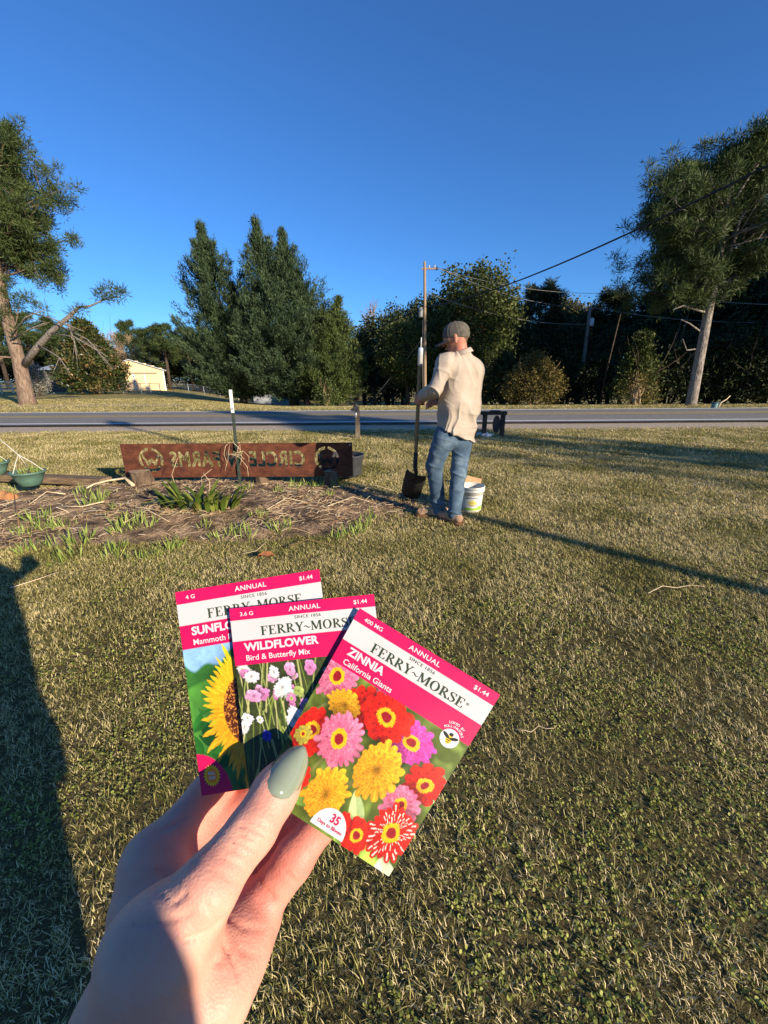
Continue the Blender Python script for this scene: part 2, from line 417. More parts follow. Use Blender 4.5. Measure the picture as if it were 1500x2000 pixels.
for i, (n, a, b, s, w, le, cl) in enumerate(tuft_specs):
    o = bpy.data.objects.new('tuft_%d' % i, tuft(100+i, n, a, b, s, w, le, cl)); TUFTS.objects.link(o)
def scatter_nodes(name, coll):
    ng = bpy.data.node_groups.new(name, 'GeometryNodeTree'); ng.is_modifier = True
    ng.interface.new_socket('Geometry', in_out='INPUT', socket_type='NodeSocketGeometry')
    ng.interface.new_socket('Geometry', in_out='OUTPUT', socket_type='NodeSocketGeometry')
    N = ng.nodes; L = ng.links.new
    i = N.new('NodeGroupInput'); o = N.new('NodeGroupOutput')
    ci = N.new('GeometryNodeCollectionInfo'); ci.inputs['Collection'].default_value = coll
    ci.inputs['Separate Children'].default_value = True; ci.inputs['Reset Children'].default_value = True
    ip = N.new('GeometryNodeInstanceOnPoints'); ip.inputs['Pick Instance'].default_value = True
    def attr(nm, tp):
        a = N.new('GeometryNodeInputNamedAttribute'); a.data_type = tp; a.inputs['Name'].default_value = nm
        return a.outputs['Attribute']
    L(i.outputs[0], ip.inputs['Points']); L(ci.outputs[0], ip.inputs['Instance'])
    L(attr('pick', 'INT'), ip.inputs['Instance Index']); L(attr('size', 'FLOAT'), ip.inputs['Scale'])
    rot = attr('rot', 'FLOAT_VECTOR')
    e2r = N.new('FunctionNodeEulerToRotation'); L(rot, e2r.inputs[0]); L(e2r.outputs[0], ip.inputs['Rotation'])
    L(ip.outputs[0], o.inputs[0]); return ng
def scatter(name, P, size, rot, pick, coll):
    me = bpy.data.meshes.new(name); me.vertices.add(len(P)); me.vertices.foreach_set('co', np.asarray(P, np.float32).ravel())
    a = me.attributes.new('size', 'FLOAT', 'POINT'); a.data.foreach_set('value', np.asarray(size, np.float32))
    a = me.attributes.new('pick', 'INT', 'POINT'); a.data.foreach_set('value', np.asarray(pick, np.int32))
    a = me.attributes.new('rot', 'FLOAT_VECTOR', 'POINT'); a.data.foreach_set('vector', np.asarray(rot, np.float32).ravel())
    o = link(name, me, None); md = o.modifiers.new('scatter', 'NODES'); md.node_group = scatter_nodes(name+'_nodes', coll)
    return o
pts = []; szs = []; pks = []
def zone(y0, y1, dens, s0, wide, picks, seed, x_lim=None):
    r = np.random.default_rng(seed); w1 = wide*y1
    n = int(dens*2*w1*(y1-y0)); x = r.uniform(-w1, w1, n); y = r.uniform(y0, y1, n)
    keep = np.abs(x) < wide*y+0.35
    bm = bed_mask(x, y); keep &= (bm < 0.02) | (r.random(n) < np.clip(0.55-bm*2.2, 0.03, 1))
    nz = fbm(np.stack([x*1.7, y*1.7, x*0], -1), 3); keep &= r.random(n) < -0.1+2.0*nz
    keep &= ~((y > 10.9) & (y < 17.9) & (r.random(n) > np.clip((11.3-y)*1.5, 0, 1)))
    x, y = x[keep], y[keep]; z = terrain(x, y)
    bmk = bed_mask(x, y); z = np.where(bmk > 0, np.maximum(z, bed_z(x, y)), z)
    cl = fbm(np.stack([x*2.3, y*2.3, x*0+7], -1), 8)
    pk = np.where((cl > 0.50) & (r.random(len(x)) < np.clip(1.0-y*.28, .04, .6)), r.integers(3, 5, len(x)), r.choice(picks, len(x)))
    pts.append(np.stack([x, y, z-0.002], -1)); szs.append(s0*r.uniform(0.7, 1.35, len(x))); pks.append(pk)
zone(0.2, 1.7, 4600, 0.62, 1.25, [0, 0, 1, 1, 2, 2, 5], 1)
zone(1.7, 3.4, 3400, 0.80, 1.15, [0, 0, 1, 1, 2, 2, 5], 2)
zone(3.4, 7.0, 1900, 1.15, 1.1, [0, 1, 2, 2], 3)
zone(7.0, 12.0, 640, 1.7, 1.1, [0, 1, 2, 2], 4)
zone(17.9, 32.0, 45, 2.6, 1.05, [0, 1, 2, 2], 5)
P = np.concatenate(pts); S_ = np.concatenate(szs); K = np.concatenate(pks); n = len(P)
R_ = np.stack([RNG.normal(0, 0.12, n), RNG.normal(0, 0.12, n), RNG.uniform(0, 6.283, n)], -1)
tag(scatter('grass', P, S_, R_, K, TUFTS), 'short dormant olive and tan lawn grass with small clover', 'grass', kind='stuff')
print('grass tufts', n)
# ================================================================== the three seed packets
PINK = srgb(214, 20, 88); PINK2 = srgb(206, 18, 84)
def vcol_mat(name, rough=0.42):
    m, t, b = newmat(name); at = t.nodes.new('ShaderNodeAttribute'); at.attribute_name = 'print'
    t.links.new(at.outputs['Color'], b.inputs['Base Color']); b.inputs['Roughness'].default_value = rough; b.inputs['Specular IOR Level'].default_value = 0.35
    return m
M_PRINT = vcol_mat('printed_paper')
M_PAPER = mat('packet_paper', (0.58, 0.57, 0.55), (0.62, 0.61, 0.59), scale=40, rough=0.5)
M_INKW = mat('white_ink', (0.64, 0.63, 0.61), rough=0.5); M_INKG = mat('dark_green_ink', srgb(46, 62, 38), rough=0.5)
M_INKR = mat('crimson_ink', srgb(190, 20, 80), rough=0.5); M_INKK = mat('black_ink', (0.012, 0.012, 0.012), rough=0.5)
M_INKY = mat('yellow_ink', srgb(250, 200, 20), rough=0.5); M_INKO = mat('orange_ink', srgb(246, 150, 30), rough=0.5)
PN = np.array([math.sin(math.radians(7))*math.cos(math.radians(47)), -math.cos(math.radians(7))*math.cos(math.radians(47)), math.sin(math.radians(47))])
class Packet:
    W, H = 84.0, 104.0
    def __init__(s, corners, depth, bulge=0.0011):
        X0 = DP(650, 1400, depth)
        def hit(x, y):
            d = ray(x, y); return _C + d*(((X0-_C)@PN)/(d@PN))
        s.c = [hit(*p) for p in corners]; s.bulge = bulge
        s.n = np.cross(s.c[3]-s.c[0], s.c[1]-s.c[0]); s.n /= np.linalg.norm(s.n)
    def map(s, U, V, h=0.0):       # U right, V down (0..1), h metres out of the paper
        U = np.asarray(U, float)[..., None]; V = np.asarray(V, float)[..., None]; h = np.asarray(h, float)
        if h.ndim: h = h[..., None]
        P = (s.c[0]*(1-U)+s.c[1]*U)*(1-V)+(s.c[3]*(1-U)+s.c[2]*U)*V
        b = 0.0011*(fbm(np.concatenate([U*2.3+s.c[0][0]*90, V*2.7, 0*U], -1), 3, 2)[..., None]-.5)+s.bulge*np.sin(math.pi*np.clip(U, 0, 1))*np.sin(math.pi*np.clip(V, 0, 1))**0.7
        return P+s.n*(b+h)
    def place(s, geo, u, v, capmm, m, name, parent, align='l', ang=0.0, widthmm=None, h=0.00035):
        Vv, F = geo
        if len(Vv) == 0: return
        Q = Vv[:, :2].copy(); top = max(Q[:, 1].max(), 1e-6)
        k = capmm; Q = Q*k
        w = Q[:, 0].max()
        if widthmm: Q[:, 0] *= widthmm/w; w = widthmm
        if align == 'c': Q[:, 0] -= w/2
        if align == 'r': Q[:, 0] -= w
        ca, sa = math.cos(ang), math.sin(ang)
        x = Q[:, 0]*ca-Q[:, 1]*sa; y = Q[:, 0]*sa+Q[:, 1]*ca
        P = s.map(u+x/s.W, v-y/s.H, h)
        mb = MB(); mb.add(P, F); return mb.build(name, m, parent)
CAPH = None
def cap(s_, bold=0.0, spacing=1.0):       # text scaled so that capitals are 1 high
    global CAPH
    if CAPH is None:
        a, _ = text_geo('H'); CAPH = a[:, 1].max()
    V_, F_ = text_geo(s_, 1.0, bold, spacing); return V_/CAPH, F_
# -- a roman face with serifs, drawn from strokes
def ribbon(pts, w):
    pts = np.array(pts, float); n = len(pts); V_ = []; F_ = []
    w = np.broadcast_to(w, n)
    for i in range(n):
        t = pts[min(i+1, n-1)]-pts[max(i-1, 0)]; t = t/np.linalg.norm(t); q = np.array([-t[1], t[0]])*w[i]/2
        V_ += [pts[i]+q, pts[i]-q]
    for i in range(n-1): F_.append((2*i+1, 2*i+3, 2*i+2, 2*i))
    return V_, F_
def roman(ch):
    V_ = []; F_ = []
    def R(x0, y0, x1, y1):
        k = len(V_); V_.extend([(x0, y0), (x1, y0), (x1, y1), (x0, y1)]); F_.append((k, k+1, k+2, k+3))
    def RB(p, w):
        a, b = ribbon(p, w); k = len(V_); V_.extend(a); F_.extend([tuple(i+k for i in f) for f in b])
    def ring(cx, cy, rx, ry, th, tv, a0=0, a1=360):
        k = len(V_); n = 22
        for i in range(n+1):
            a = math.radians(a0+(a1-a0)*i/n); c, s_ = math.cos(a), math.sin(a)
            V_.extend([(cx+rx*c, cy+ry*s_), (cx+(rx-th)*c, cy+(ry-tv)*s_)])
        for i in range(n): F_.append((k+2*i+1, k+2*i, k+2*i+2, k+2*i+3))
    if ch in 'FE':
        R(.12, 0, .30, 1); R(.03, .93, .68, 1); R(.30, .48, .5, .55); R(.62, .74, .68, .93); R(.45, .38, .50, .65); R(.03, 0, .40, .06); w = .72
        if ch == 'E': R(.40, 0, .72, .06); R(.66, .06, .72, .27); w = .78
    elif ch == 'R':
        R(.12, 0, .30, 1); R(.03, .94, .34, 1); R(.03, 0, .40, .06); ring(.34, .74, .34, .26, .17, .07, -90, 90); RB([(.36, .5), (.55, .3), (.78, .02)], [.14, .17, .17]); R(.62, 0, .92, .06); w = .86
    elif ch == 'Y':
        RB([(.14, .98), (.42, .46)], .18); RB([(.74, .98), (.46, .46)], .08); R(.34, 0, .52, .5); R(.24, 0, .62, .06); R(0, .94, .32, 1); R(.58, .94, .88, 1); w = .82
    elif ch == 'M':
        R(.11, 0, .18, 1); R(.84, 0, 1.02, 1); RB([(.16, 1), (.53, .1)], .18); RB([(.88, 1), (.53, .1)], .08); R(.02, 0, .28, .06); R(.76, 0, 1.10, .06); R(.02, .94, .2, 1); R(.9, .94, 1.10, 1); w = 1.14
    elif ch == 'O': ring(.46, .5, .44, .52, .19, .07); w = .94
    elif ch == 'S':
        p = [(.58, .80), (.52, .93), (.33, .97), (.14, .89), (.12, .73), (.24, .60), (.44, .48), (.57, .36), (.56, .16), (.38, .03), (.18, .06), (.09, .22)]
        RB(p, [.07, .07, .07, .12, .16, .18, .19, .18, .14, .08, .07, .07]); R(.55, .70, .61, 1); R(.05, .0, .11, .3); w = .68
    else:
        t = np.linspace(0, 1, 14); RB(np.stack([.02+t*.62, .42+.10*np.sin(t*6.28)], 1), .05+.06*np.sin(t*math.pi)); w = .66
    return np.array([(x, y, 0) for x, y in V_]), F_, w
def roman_text(s_, gap=0.03):
    Vs = []; Fs = []; x = 0; k = 0
    for ch in s_:
        a, b, w = roman(ch); a = a+np.array([x, 0, 0]); Vs.append(a); Fs += [tuple(i+k for i in f) for f in b]; k += len(a); x += w+gap
    return np.concatenate(Vs), Fs
# -- printed pictures painted on a fine grid of the paper itself
def hsh(a, seed=0): return vnoise(a, seed)
class Canvas:
    def __init__(s, nu, nv, v0=0.0):
        u = np.linspace(0, 1, nu); v = np.linspace(v0, 1, nv); s.U, s.V = np.meshgrid(u, v, indexing='ij')
        s.x = s.U*Packet.W; s.y = s.V*Packet.H; s.c = np.zeros((nu, nv, 3)); s.nu, s.nv = nu, nv
    def put(s, m, col):
        m = np.clip(m, 0, 1)[..., None]; s.c = s.c*(1-m)+np.asarray(col)*m
    def nz(s, sc, seed, o=3): return fbm(np.stack([s.x*sc, s.y*sc, 0*s.x+seed], -1), seed, o)
    def flower(s, u, v, r, cols, n=18, layers=3, ring=True, core=None, sq=1.0, rot=0.0, seed=0, stripes=None, ringc=None, point=0.0):
        cx, cy = u*Packet.W, v*Packet.H; tq = seed*1.7+.4; ex, ey = s.x-cx, s.y-cy; dx, dy = ex*math.cos(tq)+ey*math.sin(tq), (-ex*math.sin(tq)+ey*math.cos(tq))/sq
        if point: dx, dy = ex, ey/sq
        wx, wy = s.nz(0.35, 61+seed % 7, 2)-0.5, s.nz(0.35, 67+seed % 5, 2)-0.5; q_ = min(r, 9)*0.13; dx = dx+wx*q_; dy = dy+wy*q_
        R = np.hypot(dx, dy); A = np.arctan2(dy, dx)+rot; e = 0.25
        bx0 = R < r*1.25
        if not bx0.any(): return
        # soft contact shade printed in the picture under each bloom's rim
        und = np.clip(1-(np.hypot(dx+.10*r, dy-.13*r)-r*.82)/(r*.34), 0, 1)*(R < r*1.4); s.c = s.c*(1-.55*und[..., None])   # the picture's own soft shade beneath each bloom
        layers = layers+2; dr_ = .80/layers
        for L in range(layers):
            rl = r*(1-dr_*L); ph = L*0.5*2*math.pi/n+seed
            q = (A+ph)*n/2/math.pi; f = np.abs((q % 1)-0.5)*2          # 0 middle of petal .. 1 gap
            pid = np.floor(q) % n
            pv = vnoise(np.stack([pid*3.7, pid*0+L*2.3, pid*0+seed], -1), 17)
            edge = rl*(0.80+0.30*pv-0.18*f**2.5-point*f**1.25)
            c = np.array(cols[0])*(1-pv[..., None]*0.6)+np.array(cols[1])*pv[..., None]*0.6
            rad = np.clip(R/np.maximum(edge, 1e-6), 0, 1)
            c = c*(0.34+0.74*rad[..., None]**1.1)*(1-0.68*(f[..., None]**2.5))*(0.82+0.36*s.nz(0.9, 71, 2)[..., None])
            strk = vnoise(np.stack([A*n*1.9, R*.35+L*5, 0*A+seed], -1), 83); c = c*(0.74+0.5*strk[..., None])
            lum = 1+0.32*np.clip((ex*.55-ey*.75)/r, -1, 1); c = c*lum[..., None]
            sh_ = np.clip(1-(rl*1.02-R)/(rl*.34), 0, 1)*0
            if stripes is not None:
                st = (f < 0.2)*(rad > 0.35)*(rad < 0.92)*(pv > 0.45); c = np.where(st[..., None] > 0, np.array(stripes), c)
            else: c = c+0.10*np.array(cols[1])*np.clip(1-f[..., None]*3, 0, 1)
            s.put((edge-R)/e+0.5, c)
        if ring:
            nr = s.nz(2.2, 31+seed, 2); rr = r*(0.29+0.10*nr)
            s.put((rr-R)/0.25+0.5, np.array(ringc or srgb(248, 186, 20))*(0.55+0.75*nr[..., None]))
            r2 = r*0.19; s.put((r2-R)/0.3+0.5, np.array(core or srgb(150, 20, 30))*(0.5+0.9*s.nz(1.5, 5+seed, 2)[..., None]))
    def line(s, p0, p1, w, col):
        a = np.array([p0[0]*Packet.W, p0[1]*Packet.H]); b = np.array([p1[0]*Packet.W, p1[1]*Packet.H]); d = b-a
        t = np.clip(((s.x-a[0])*d[0]+(s.y-a[1])*d[1])/(d@d), 0, 1)
        D = np.hypot(s.x-a[0]-t*d[0], s.y-a[1]-t*d[1]); s.put((w/2-D)/0.25+0.5, col)
    def leaf(s, u, v, L, w, ang, col):
        dx, dy = s.x-u*Packet.W, s.y-v*Packet.H; ca, sa = math.cos(ang), math.sin(ang); a = dx*ca+dy*sa; b = -dx*sa+dy*ca
        t = np.clip(a/L, 0, 1); hw = w*np.sin(math.pi*t)**0.8; m = ((hw-np.abs(b))/0.3+0.5)*(a > 0)*(a < L)
        s.put(m, np.array(col)*(0.75+0.4*(b[..., None] > 0)+0.25*s.nz(0.6, 3)[..., None]))
def bands(cv, pic0=0.335):
    pk = np.where((cv.V < 0.075)[..., None], PINK, np.where((cv.V < 0.2)[..., None], srgb(205, 202, 197), PINK2))
    cv.c = np.where((cv.V < pic0)[..., None], pk, cv.c)
def print_mesh(pk, cv, parent, name='printed_front'):
    cv.c = np.clip(cv.c*.93, 0, .66)
    P = pk.map(cv.U, cv.V, 0.00018).reshape(-1, 3); nv = cv.nv
    I = (np.arange(cv.nu-1)[:, None]*nv+np.arange(nv-1)[None]).ravel(); F = np.stack([I, I+1, I+nv+1, I+nv], 1)
    me = mesh_np(name, P, F, col=cv.c.reshape(-1, 3), smooth=True)
    return link(name, me, M_PRINT, parent)
def pouch(pk, parent):
    nu, nv = 15, 18; u = np.linspace(0, 1, nu); v = np.linspace(0, 1, nv); U, V_ = np.meshgrid(u, v, indexing='ij')
    e = 0.0001
    A = pk.map(U, V_, e).reshape(-1, 3); th = 0.0004+0.0011*np.sin(math.pi*U)**0.6*np.sin(math.pi*V_)**0.6
    B = (pk.map(U, V_, 0)-pk.n*th[..., None]).reshape(-1, 3)
    I = (np.arange(nu-1)[:, None]*nv+np.arange(nv-1)[None]).ravel(); F1 = np.stack([I, I+1, I+nv+1, I+nv], 1); n = nu*nv
    F2 = F1[:, ::-1]+n; S = []
    idx = np.arange(n).reshape(nu, nv)
    for seq in (idx[:, 0], idx[-1, :], idx[::-1, -1], idx[0, ::-1]):
        for a, b in zip(seq[:-1], seq[1:]): S.append((a, b, b+n, a+n))
    return link('pouch', mesh_np('pouch', np.concatenate([A, B]), np.concatenate([F1, F2, np.array(S)]), smooth=False), M_PAPER, parent)
def disc(pk, u, v, r, m, name, parent, h, a0=0, a1=360, sq=1.0, rot=0.0, n=30):
    a = np.radians(np.linspace(a0, a1, n+1)); x = r*np.cos(a); y = r*sq*np.sin(a); c, s_ = math.cos(rot), math.sin(rot)
    X_ = np.concatenate([[0], x*c-y*s_]); Y_ = np.concatenate([[0], x*s_+y*c])
    P = pk.map(u+X_/pk.W, v-Y_/pk.H, h); mb = MB(); mb.add(P, [(0, i+1, i+2) for i in range(n)]); return mb.build(name, m, parent)
NU, NV = 250, 310
def lettering(pk, root, weight, title, sub):
    pk.place(cap(weight, 0.012), .065, .052, 2.35, M_INKW, 'weight_lettering', root)
    pk.place(cap('ANNUAL', 0.014, 1.08), .505, .053, 2.9, M_INKW, 'annual_lettering', root, 'c')
    pk.place(cap('$1.44', 0.014), .945, .050, 2.5, M_INKW, 'price_lettering', root, 'r')
    pk.place(cap('SINCE 1856', 0.0, 1.12), .52, .103, 1.9, M_INKG, 'since_lettering', root, 'c')
    pk.place(roman_text('FERRY~MORSE'), .52, .180, 5.6, M_INKG, 'brand_lettering', root, 'c', widthmm=55)
    pk.place(cap(title, 0.034), .075, .258, 4.4, M_INKW, 'title_lettering', root)
    pk.place(cap(sub, 0.010), .075, .312, 3.05, M_INKW, 'variety_lettering', root)
# ---- packet at the back: sunflower
p1 = Packet([(340, 1152), (622, 1110), (668, 1508), (387, 1550)], 0.2195)
r1 = empty('seed_packet', p1.c[3], 'pink seed packet with a big yellow sunflower, hindmost of the three held up', 'seed packet', 'seed packets fanned in the hand')
pouch(p1, r1)
cv = Canvas(NU, NV)
cv.c[:] = srgb(150, 196, 236); cv.put((cv.V-0.40-0.03*np.sin(cv.x*0.16)-0.02*np.sin(cv.x*0.4))*60, srgb(60, 120, 44)); cv.put((cv.V-0.52+0.03*np.sin(cv.x*0.1))*60, srgb(96, 170, 62))
cv.c *= (0.72+0.5*cv.nz(0.35, 4))[..., None]
for i in range(26):
    a = random.uniform(0, 6.28); cv.leaf(random.uniform(0, .35), random.uniform(.6, .95), random.uniform(9, 20), random.uniform(3, 7), a, (srgb(50, 128, 40), srgb(84, 160, 62), srgb(30, 86, 30))[i % 3])
cv.flower(.40, .665, 31, (srgb(246, 160, 12), srgb(255, 208, 44)), n=30, layers=3, ring=False, sq=1.18, seed=1, point=.38)
Rr = np.hypot(cv.x-.40*84, (cv.y-.665*104)/1.15); sd = cv.nz(1.4, 12, 2)
cv.put((15.5-Rr)/0.5, np.where((sd > 0.62)[..., None], srgb(214, 140, 50), np.array(srgb(88, 40, 14))*(0.4+1.1*sd[..., None])))
cv.put((19-np.hypot(cv.x+1.5, cv.y-105))/0.4+.5, PINK2)
bands(cv, .327)
print_mesh(p1, cv, r1); lettering(p1, r1, '4 G', 'SUNFLOWER', 'Mammoth Russian')
a_ = np.arange(0, 40); rr = np.where(a_ % 2 == 0, 4.9, 3.7); mbx = MB()
mbx.add(p1.map(np.concatenate([[.085], .085+rr*np.cos(a_*math.pi/20)/84]), np.concatenate([[.925], .925-rr*np.sin(a_*math.pi/20)/104]), 0.0003), [(0, i+1, (i+1) % 40+1) for i in range(40)])
mbx.build('sun_emblem', M_INKY, r1); disc(p1, .085, .925, 3.2, M_INKO, 'sun_disc', r1, 0.0004)
p1.place(cap('FULL', 0.03), .085, .921, 1.25, M_INKW, 'emblem_lettering', r1, 'c', h=0.0005); p1.place(cap('SUN', 0.03), .085, .940, 1.25, M_INKW, 'emblem_lettering', r1, 'c', h=0.0005)
# ---- middle packet: wildflowers
p2 = Packet([(445, 1185), (728, 1160), (768, 1545), (482, 1572)], 0.2158)
r2 = empty('seed_packet', p2.c[3], 'pink wildflower seed packet with a meadow photo, middle one of the three', 'seed packet', 'seed packets fanned in the hand')
pouch(p2, r2)
cv = Canvas(NU, NV); g1 = cv.nz(0.5, 2, 4)
cv.c[:] = np.array(srgb(58, 66, 28))*(0.45+1.1*g1[..., None])
rs = random.Random(4)
for i in range(150):
    x0 = rs.uniform(-.05, 1.05); y0 = rs.uniform(.55, 1.05); x1 = x0+rs.uniform(-.10, .10)
    cv.line((x0, y0), (x1, y0-rs.uniform(.1, .35)), rs.uniform(.35, .9), (srgb(122, 138, 52), srgb(160, 170, 92), srgb(78, 104, 38), srgb(190, 186, 120), srgb(44, 56, 22))[i % 5])
WC = [((srgb(238, 238, 226), srgb(255, 255, 250)), 22), ((srgb(226, 140, 184), srgb(246, 196, 220)), 6), ((srgb(206, 110, 168), srgb(236, 170, 206)), 7), ((srgb(240, 236, 220), srgb(255, 255, 255)), 26)]
for i in range(40):
    u = rs.uniform(0, 1); v = rs.uniform(.36, .66); c, n_ = WC[i % 4]
    cv.flower(u, v, rs.uniform(2.2, 4.2), c, n=n_, layers=2, ring=(i % 5 == 0), sq=rs.uniform(.6, .95), seed=i, ringc=srgb(190, 200, 110), core=srgb(150, 160, 80))
for (u, v, r, c, n_, sq) in [(.30, .47, 6.2, WC[0][0], 24, .72), (.36, .63, 6.4, WC[3][0], 22, .8), (.36, .385, 4.5, WC[1][0], 6, .7), (.50, .385, 4.6, WC[2][0], 6, .75), (.66, .50, 5, WC[0][0], 24, .8), (.10, .50, 4.6, WC[1][0], 6, .8), (.58, .62, 7.0, (srgb(244, 140, 20), srgb(255, 180, 50)), 26, .8), (.10, .40, 4.5, WC[3][0], 24, .8), (.48, .72, 4.6, WC[1][0], 5, .8), (.40, .50, 3, (srgb(150, 170, 80), srgb(190, 200, 110)), 4, 1.2), (.66, .37, 3.5, (srgb(206, 40, 140), srgb(226, 70, 160)), 5, .7), (.16, .70, 2.8, (srgb(50, 46, 160), srgb(84, 76, 200)), 8, 1), (.52, .86, 3.6, (srgb(50, 46, 170), srgb(84, 76, 210)), 8, 1), (.62, .79, 3.2, (srgb(50, 46, 160), srgb(84, 76, 200)), 8, 1), (.5, .68, 2.2, (srgb(50, 36, 120), srgb(70, 60, 150)), 8, .7)]:
    cv.flower(u, v, r, c, n=n_, layers=3, ring=False, sq=sq, seed=int(u*90))
bands(cv)
print_mesh(p2, cv, r2); lettering(p2, r2, '3.6 G', 'WILDFLOWER', 'Bird & Butterfly Mix')
# ---- front packet: zinnias
p3 = Packet([(700, 1187), (972, 1360), (750, 1712), (497, 1542)], 0.2120)
r3 = empty('seed_packet', p3.c[3], 'pink seed packet with red, pink and yellow zinnias, foremost of the three', 'seed packet', 'seed packets fanned in the hand')
pouch(p3, r3)
cv = Canvas(NU+30, NV+30); g1 = cv.nz(0.10, 3, 3); g2 = cv.nz(0.16, 8, 2)
cv.c[:] = np.array(srgb(96, 112, 34))*(0.45+0.9*g1[..., None])+np.array(srgb(150, 176, 84))*np.clip(g2[..., None]-0.5, 0, 1)*1.3
for (u, v, L, w, a, c) in [(.55, .95, 30, 6, .4, srgb(136, 170, 70)), (.2, .95, 20, 6, -.6, srgb(120, 160, 60)), (.95, .5, 18, 4, 1.2, srgb(190, 210, 140)), (.55, .78, 22, 4, .9, srgb(178, 200, 130)), (.75, .95, 20, 7, .2, srgb(170, 206, 80)), (.9, .95, 18, 6, .9, srgb(225, 236, 190)), (.3, .82, 14, 4, .5, srgb(110, 140, 60))]:
    cv.leaf(u, v, L, w, a, c)
for q in [((.55, .7), (.42, .92)), ((.3, .68), (.2, .9)), ((.14, .5), (.05, .6)), ((.6, .7), (.36, .86))]: cv.line(*q, 1.7, srgb(120, 124, 60))
RED = (srgb(206, 22, 10), srgb(246, 50, 24)); PK = (srgb(214, 78, 116), srgb(246, 158, 182)); MG = (srgb(206, 44, 142), srgb(236, 100, 190)); YL = (srgb(222, 142, 12), srgb(250, 196, 46))
for (u, v, r, c, n_, ly, ring, sq, st) in [(.445, .315, 8, PK, 16, 3, False, .8, None), (.087, .383, 12, PK, 18, 4, True, .95, None), (.117, .665, 11, RED, 12, 3, True, 1.05, None), (.326, .455, 11, RED, 12, 2, False, 1, None), (.221, .483, 9.5, YL, 16, 3, False, .75, None), (.70, .465, 13.2, MG, 17, 3, True, .78, None), (.488, .425, 14.6, RED, 11, 3, True, .82, None), (.30, .631, 13.6, PK, 24, 4, True, .86, None), (.90, .60, 11.6, RED, 11, 2, True, .8, None), (.835, .73, 9.6, PK, 16, 3, True, 1, None), (.70, .935, 8.5, RED, 12, 3, True, .9, None), (.585, .92, 5, RED, 10, 2, False, .9, None), (.603, .655, 13.4, YL, 18, 5, False, .88, None), (.40, .86, 12, YL, 18, 4, False, .9, None), (.876, .85, 12, RED, 20, 4, True, 1.02, srgb(255, 214, 196)), (.19, .86, 6.5, RED, 10, 2, False, 1, None), (.077, .70, 4.5, (srgb(150, 150, 60), srgb(210, 180, 60)), 10, 3, True, 1, None)]:
    cv.flower(u, v, r*1.10, c, n=n_, layers=ly, ring=ring, sq=sq, seed=int(100*u), stripes=st)
bands(cv, .325)
print_mesh(p3, cv, r3); lettering(p3, r3, '400 MG', 'ZINNIA', 'California Giants')
p3.place(cap('\u00ae', 0), .86, .150, 1.5, M_INKG, 'registered_mark', r3)
disc(p3, .88, .345, 5.0, M_INKW, 'bee_badge', r3, 0.0003)
for (du, dv, r, sq, rt, m_, nm, h) in [(.0, .006, 2.5, .62, 1.57, M_INKY, 'bee_body', .00042), (.0, -.021, 1.1, .9, 0, M_INKK, 'bee_head', .00045), (-.026, -.007, 2.3, .38, -.45, M_INKK, 'bee_wing', .00048), (.026, -.007, 2.3, .38, .45, M_INKK, 'bee_wing', .00048), (0, .0, 1.5, .22, 0, M_INKK, 'bee_stripe', .00048), (0, .011, 1.45, .22, 0, M_INKK, 'bee_stripe', .00048), (0, .021, .9, .28, 0, M_INKK, 'bee_stripe', .00048)]:
    ca_, sa_ = math.cos(-0.05), math.sin(-0.05); disc(p3, .88+du, .345+dv, r, m_, nm, r3, h, sq=sq, rot=rt, n=18)
for txt, rad, span in (('LOVED BY', 7.9, 62), ('POLLINATORS', 5.9, 108)):
    for i, ch in enumerate(txt):
        if ch == ' ': continue
        an = math.radians(90+8+span/2-span*(i+.5)/len(txt)-8); p3.place(cap(ch, 0.02), .88+rad*math.cos(an)/84, .345-rad*math.sin(an)/104, 1.25, M_INKW, 'badge_lettering', r3, 'c', ang=an-math.pi/2)
disc(p3, .52, .988, 10.2, M_INKW, 'bloom_badge', r3, 0.0003, 0, 180)
p3.place(cap('35', 0.03), .535, .945, 3.6, M_INKR, 'bloom_number', r3, 'c', h=.00045); p3.place(cap('Days to Bloom', 0.012), .525, .970, 1.55, M_INKR, 'bloom_lettering', r3, 'c', h=.00045, widthmm=15)
